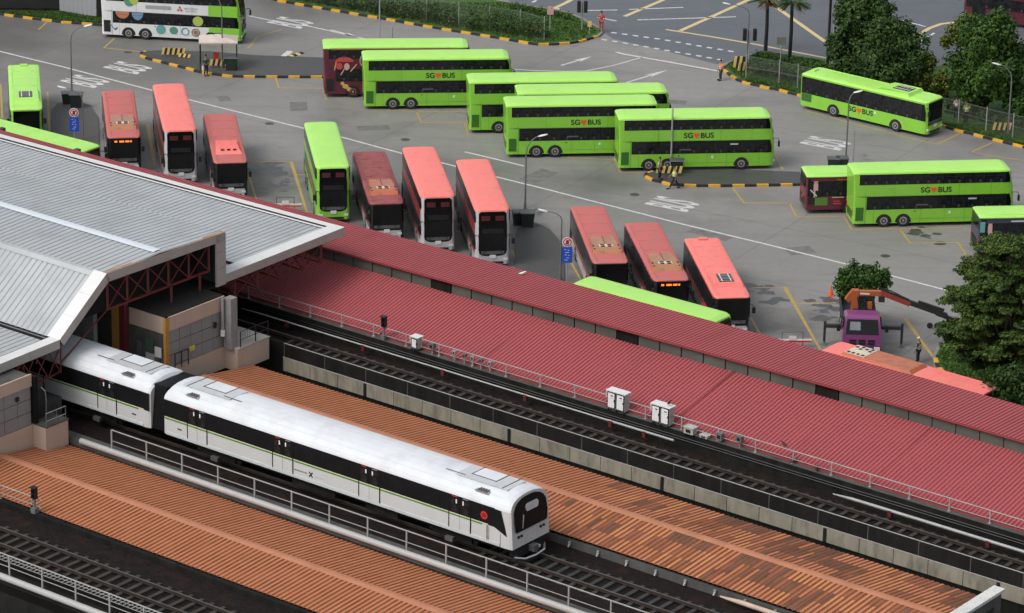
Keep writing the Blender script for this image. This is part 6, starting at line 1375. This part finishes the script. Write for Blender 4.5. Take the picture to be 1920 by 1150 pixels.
# ---------------------------------------------------------------- crane truck
c0 = G(1611, 649); K = thing('crane_truck', 'purple crane truck with orange folded boom and black outriggers, loaded with cut branches', 'truck', (c0.x, c0.y, 0), radians(-92))
purp = paint('truck_purple', (.22, .055, .18)); orc = paint('crane_orange', (.44, .12, .04), coat=0); dkm = mat('crane_black', (.03, .03, .032), rough=.5, obj=True)
def cabf(b):
    b.add([(x, y, z) for x, y, z in ((.6, -1.15, .75), (2.3, -1.15, .75), (2.3, 1.15, .75), (.6, 1.15, .75), (.6, -1.15, 1.55), (2.38, -1.15, 1.55), (2.38, 1.15, 1.55), (.6, 1.15, 1.55), (.65, -1.05, 2.6), (1.95, -1.02, 2.6), (1.95, 1.02, 2.6), (.65, 1.05, 2.6), (.75, -.9, 2.72), (1.75, -.88, 2.72), (1.75, .88, 2.72), (.75, .9, 2.72))],
          [(3, 2, 1, 0)] + [(a + i, a + (i + 1) % 4, a + 4 + (i + 1) % 4, a + 4 + i) for a in (0, 4, 8) for i in range(4)] + [(12, 13, 14, 15)], purp)
cb = part('cab', None, cabf, K, 30)
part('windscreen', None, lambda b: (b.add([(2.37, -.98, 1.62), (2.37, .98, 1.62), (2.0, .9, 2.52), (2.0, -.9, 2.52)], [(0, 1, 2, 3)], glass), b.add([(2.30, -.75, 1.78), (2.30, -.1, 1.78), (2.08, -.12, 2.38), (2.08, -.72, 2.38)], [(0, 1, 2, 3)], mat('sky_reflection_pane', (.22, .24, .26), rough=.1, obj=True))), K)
part('grille', None, lambda b: [b.box((2.36, y, z), (.04, .4, .12), black) for y in (-.55, 0, .55) for z in (1.02, 1.22)], K)
part('bumper', None, lambda b: (b.box((2.42, 0, .58), (.22, 2.3, .34), dkm), b.box((2.55, 0, .6), (.03, .5, .16), platew)), K)
for s_ in (-1, 1):
    part('side_window', None, lambda b: b.box((1.4, s_ * 1.11, 2.05), (.8, .06, .65), glass), K); part('headlight', None, lambda b: b.box((2.5, s_ * .9, .75), (.1, .34, .18), lampglass), K)
    part('mirror', None, lambda b: (b.path([(2.1, s_ * 1.1, 2.4), (2.4, s_ * 1.4, 2.3)], .025, black), b.box((2.4, s_ * 1.42, 2.05), (.08, .2, .4), black)), K)
part('chassis', None, lambda b: (b.box((-1.9, 0, .75), (7.6, .9, .3), dkm)), K)
part('load_bed', None, lambda b: (b.box((-3.5, 0, 1.05), (4.4, 2.3, .14), dkm), b.box((-3.5, -1.13, 1.4), (4.4, .06, .6), dkm), b.box((-3.5, 1.13, 1.4), (4.4, .06, .6), dkm), b.box((-5.68, 0, 1.4), (.06, 2.3, .6), dkm)), K)
for x in (1.5, -3.2, -4.5):
    for s_ in (-1, 1):
        w_ = part('wheel', None, lambda b: b.tube((x, s_ * .82, .5), (x, s_ * 1.14, .5), .5, rubber, 18), K); part('rim', None, lambda b: b.tube((x, s_ * 1.14, .5), (x, s_ * 1.16, .5), .26, rimm, 14), w_)
part('crane_column', None, lambda b: (b.box((-.35, .2, 1.9), (.8, 1.5, 1.5), dkm), b.box((-.3, -.45, 2.6), (.45, .45, 2.6), orc), b.box((-.2, .55, 2.3), (.3, .3, 1.6), orc), [b.tube((-.1 + i * .05, -.1 + i * .15, 1.6), (-.1, .2, 3.4), .04, (dkm, chrome)[i % 2]) for i in range(5)], [b.path([(.05, .1 * i - .2, 1.5), (.2, .1 * i - .1, 2.4), (-.1, .12 * i - .3, 3.5)], .03, black) for i in range(5)]), K)
for ch in K.children:
    if ch.name.split('.')[0] in ('cab', 'windscreen', 'grille', 'bumper', 'side_window', 'headlight', 'mirror'): ch.scale = (1, 1.12, 1.05)
Wm = Matrix.Translation(Vector((c0.x, c0.y, 0))) @ Matrix.Rotation(radians(-92), 4, 'Z'); Wi = Wm.inverted()
yb = (Wm @ Vector((-.3, 0, 0))).y
def bp_(u, v): return Wi @ AY(u, v, yb)
def boom(b):
    a0, a1 = bp_(1593, 553), bp_(1650, 549); b.beam(bp_(1588, 563), bp_(1601, 547), .34, .38, orc); b.beam(bp_(1598, 549), bp_(1652, 550), .32, .34, orc); b.beam(bp_(1600, 556), bp_(1640, 559), .2, .2, dkm); b.beam(bp_(1612, 549), bp_(1630, 550), .38, .1, signwhite)
part('main_boom', None, boom, K)
part('outer_boom', None, lambda b: (b.beam(bp_(1650, 548), bp_(1706, 570), .28, .32, mat('boom_red', (.34, .06, .04), rough=.5, obj=True)), b.beam(bp_(1652, 543), bp_(1704, 563), .16, .16, dkm), b.path([bp_(1650, 540), bp_(1672, 546), bp_(1700, 560)], .03, black), b.beam(bp_(1702, 566), bp_(1775, 592), .26, .32, dkm), b.beam(bp_(1722, 566), bp_(1770, 582), .16, .18, dkm), b.beam(bp_(1755, 587), bp_(1806, 607), .2, .26, dkm), b.beam(bp_(1757, 583), bp_(1775, 590), .2, .06, signwhite), b.beam(bp_(1801, 604), bp_(1802, 620), .1, .1, dkm), b.beam(bp_(1776, 598), bp_(1776, 608), .14, .14, dkm), b.box(tuple(bp_(1653, 560)), (.4, .4, .4), dkm)), K)
for s_, L_ in ((-1, 2.3), (1, 2.75)):
    og = part('outrigger', None, lambda b: (b.box((0, s_ * (L_ / 2 + .3), 1.35), (.28, L_ - .4, .22), dkm), b.box((0, s_ * L_ + s_ * .05, .95), (.16, .16, 1.4), dkm)), K, loc=(-.1, 0, 0))
    part('foot', None, lambda b: (b.tube((0, s_ * L_ + s_ * .05, 0.05), (0, s_ * L_ + s_ * .05, .5), .06, galv), b.tube((0, s_ * L_ + s_ * .05, 0), (0, s_ * L_ + s_ * .05, .06), .22, galv, 12)), og)
bt = G(1612, 600); cy = (Wm @ Vector((-3.2, 0, 0)))
blb = [(tuple(AY(u, v, cy.y + dy)), r) for u, v, r, dy in ((1596, 526, 1.05, 0), (1620, 518, 1.15, 0), (1642, 528, 1.05, 0), (1582, 538, .8, -.5), (1612, 540, 1.1, -1), (1652, 522, .8, .5), (1632, 508, .7, .5), (1604, 510, .8, 0), (1658, 536, .7, 0), (1578, 520, .6, 0), (1590, 552, .7, -.5))]
bz = Vector((cy.x, cy.y, 1.15)); kb = tree('cut_branches', 'heap of leafy cut branches lying on the bed of the crane truck', 'branches', bz, blb, 'mid', dens=300, size=.13, trunk=.09, seed=41, fork=.5)
part('branch', None, lambda b: (b.tube((-.1, 0, 1.5), (-.05, .1, 3.3), .04, bark, 6, .02), b.tube((.7, .3, 1.4), (.85, .3, 3.0), .04, bark, 6, .02)), kb)
K = thing('debris_bag', 'two dark round wheels of a trolley on the ground under the outer boom', 'trolley', G(1750, 616))
for x in (-.25, .25): part('wheel', 'trw', lambda b: b.tube((0, -.06, .2), (0, .06, .2), .2, rubber, 14), K, loc=(x, 0, 0))
part('axle', None, lambda b: b.tube((-.25, 0, .2), (.25, 0, .2), .03, galv), K)
K = thing('orange_bucket', 'orange lifting bucket hanging at the end of the boom in front of the layered tree', 'bucket', AY(1817, 645, yb - .5), radians(8))
part('tub', None, lambda b: (b.box((0, 0, 0), (.62, .6, .7), orc, 0, 1.15, 1.1)), K); part('bracket', None, lambda b: b.beam((-.1, 0, .35), (-.25, 0, .95), .2, .2, orc), K)
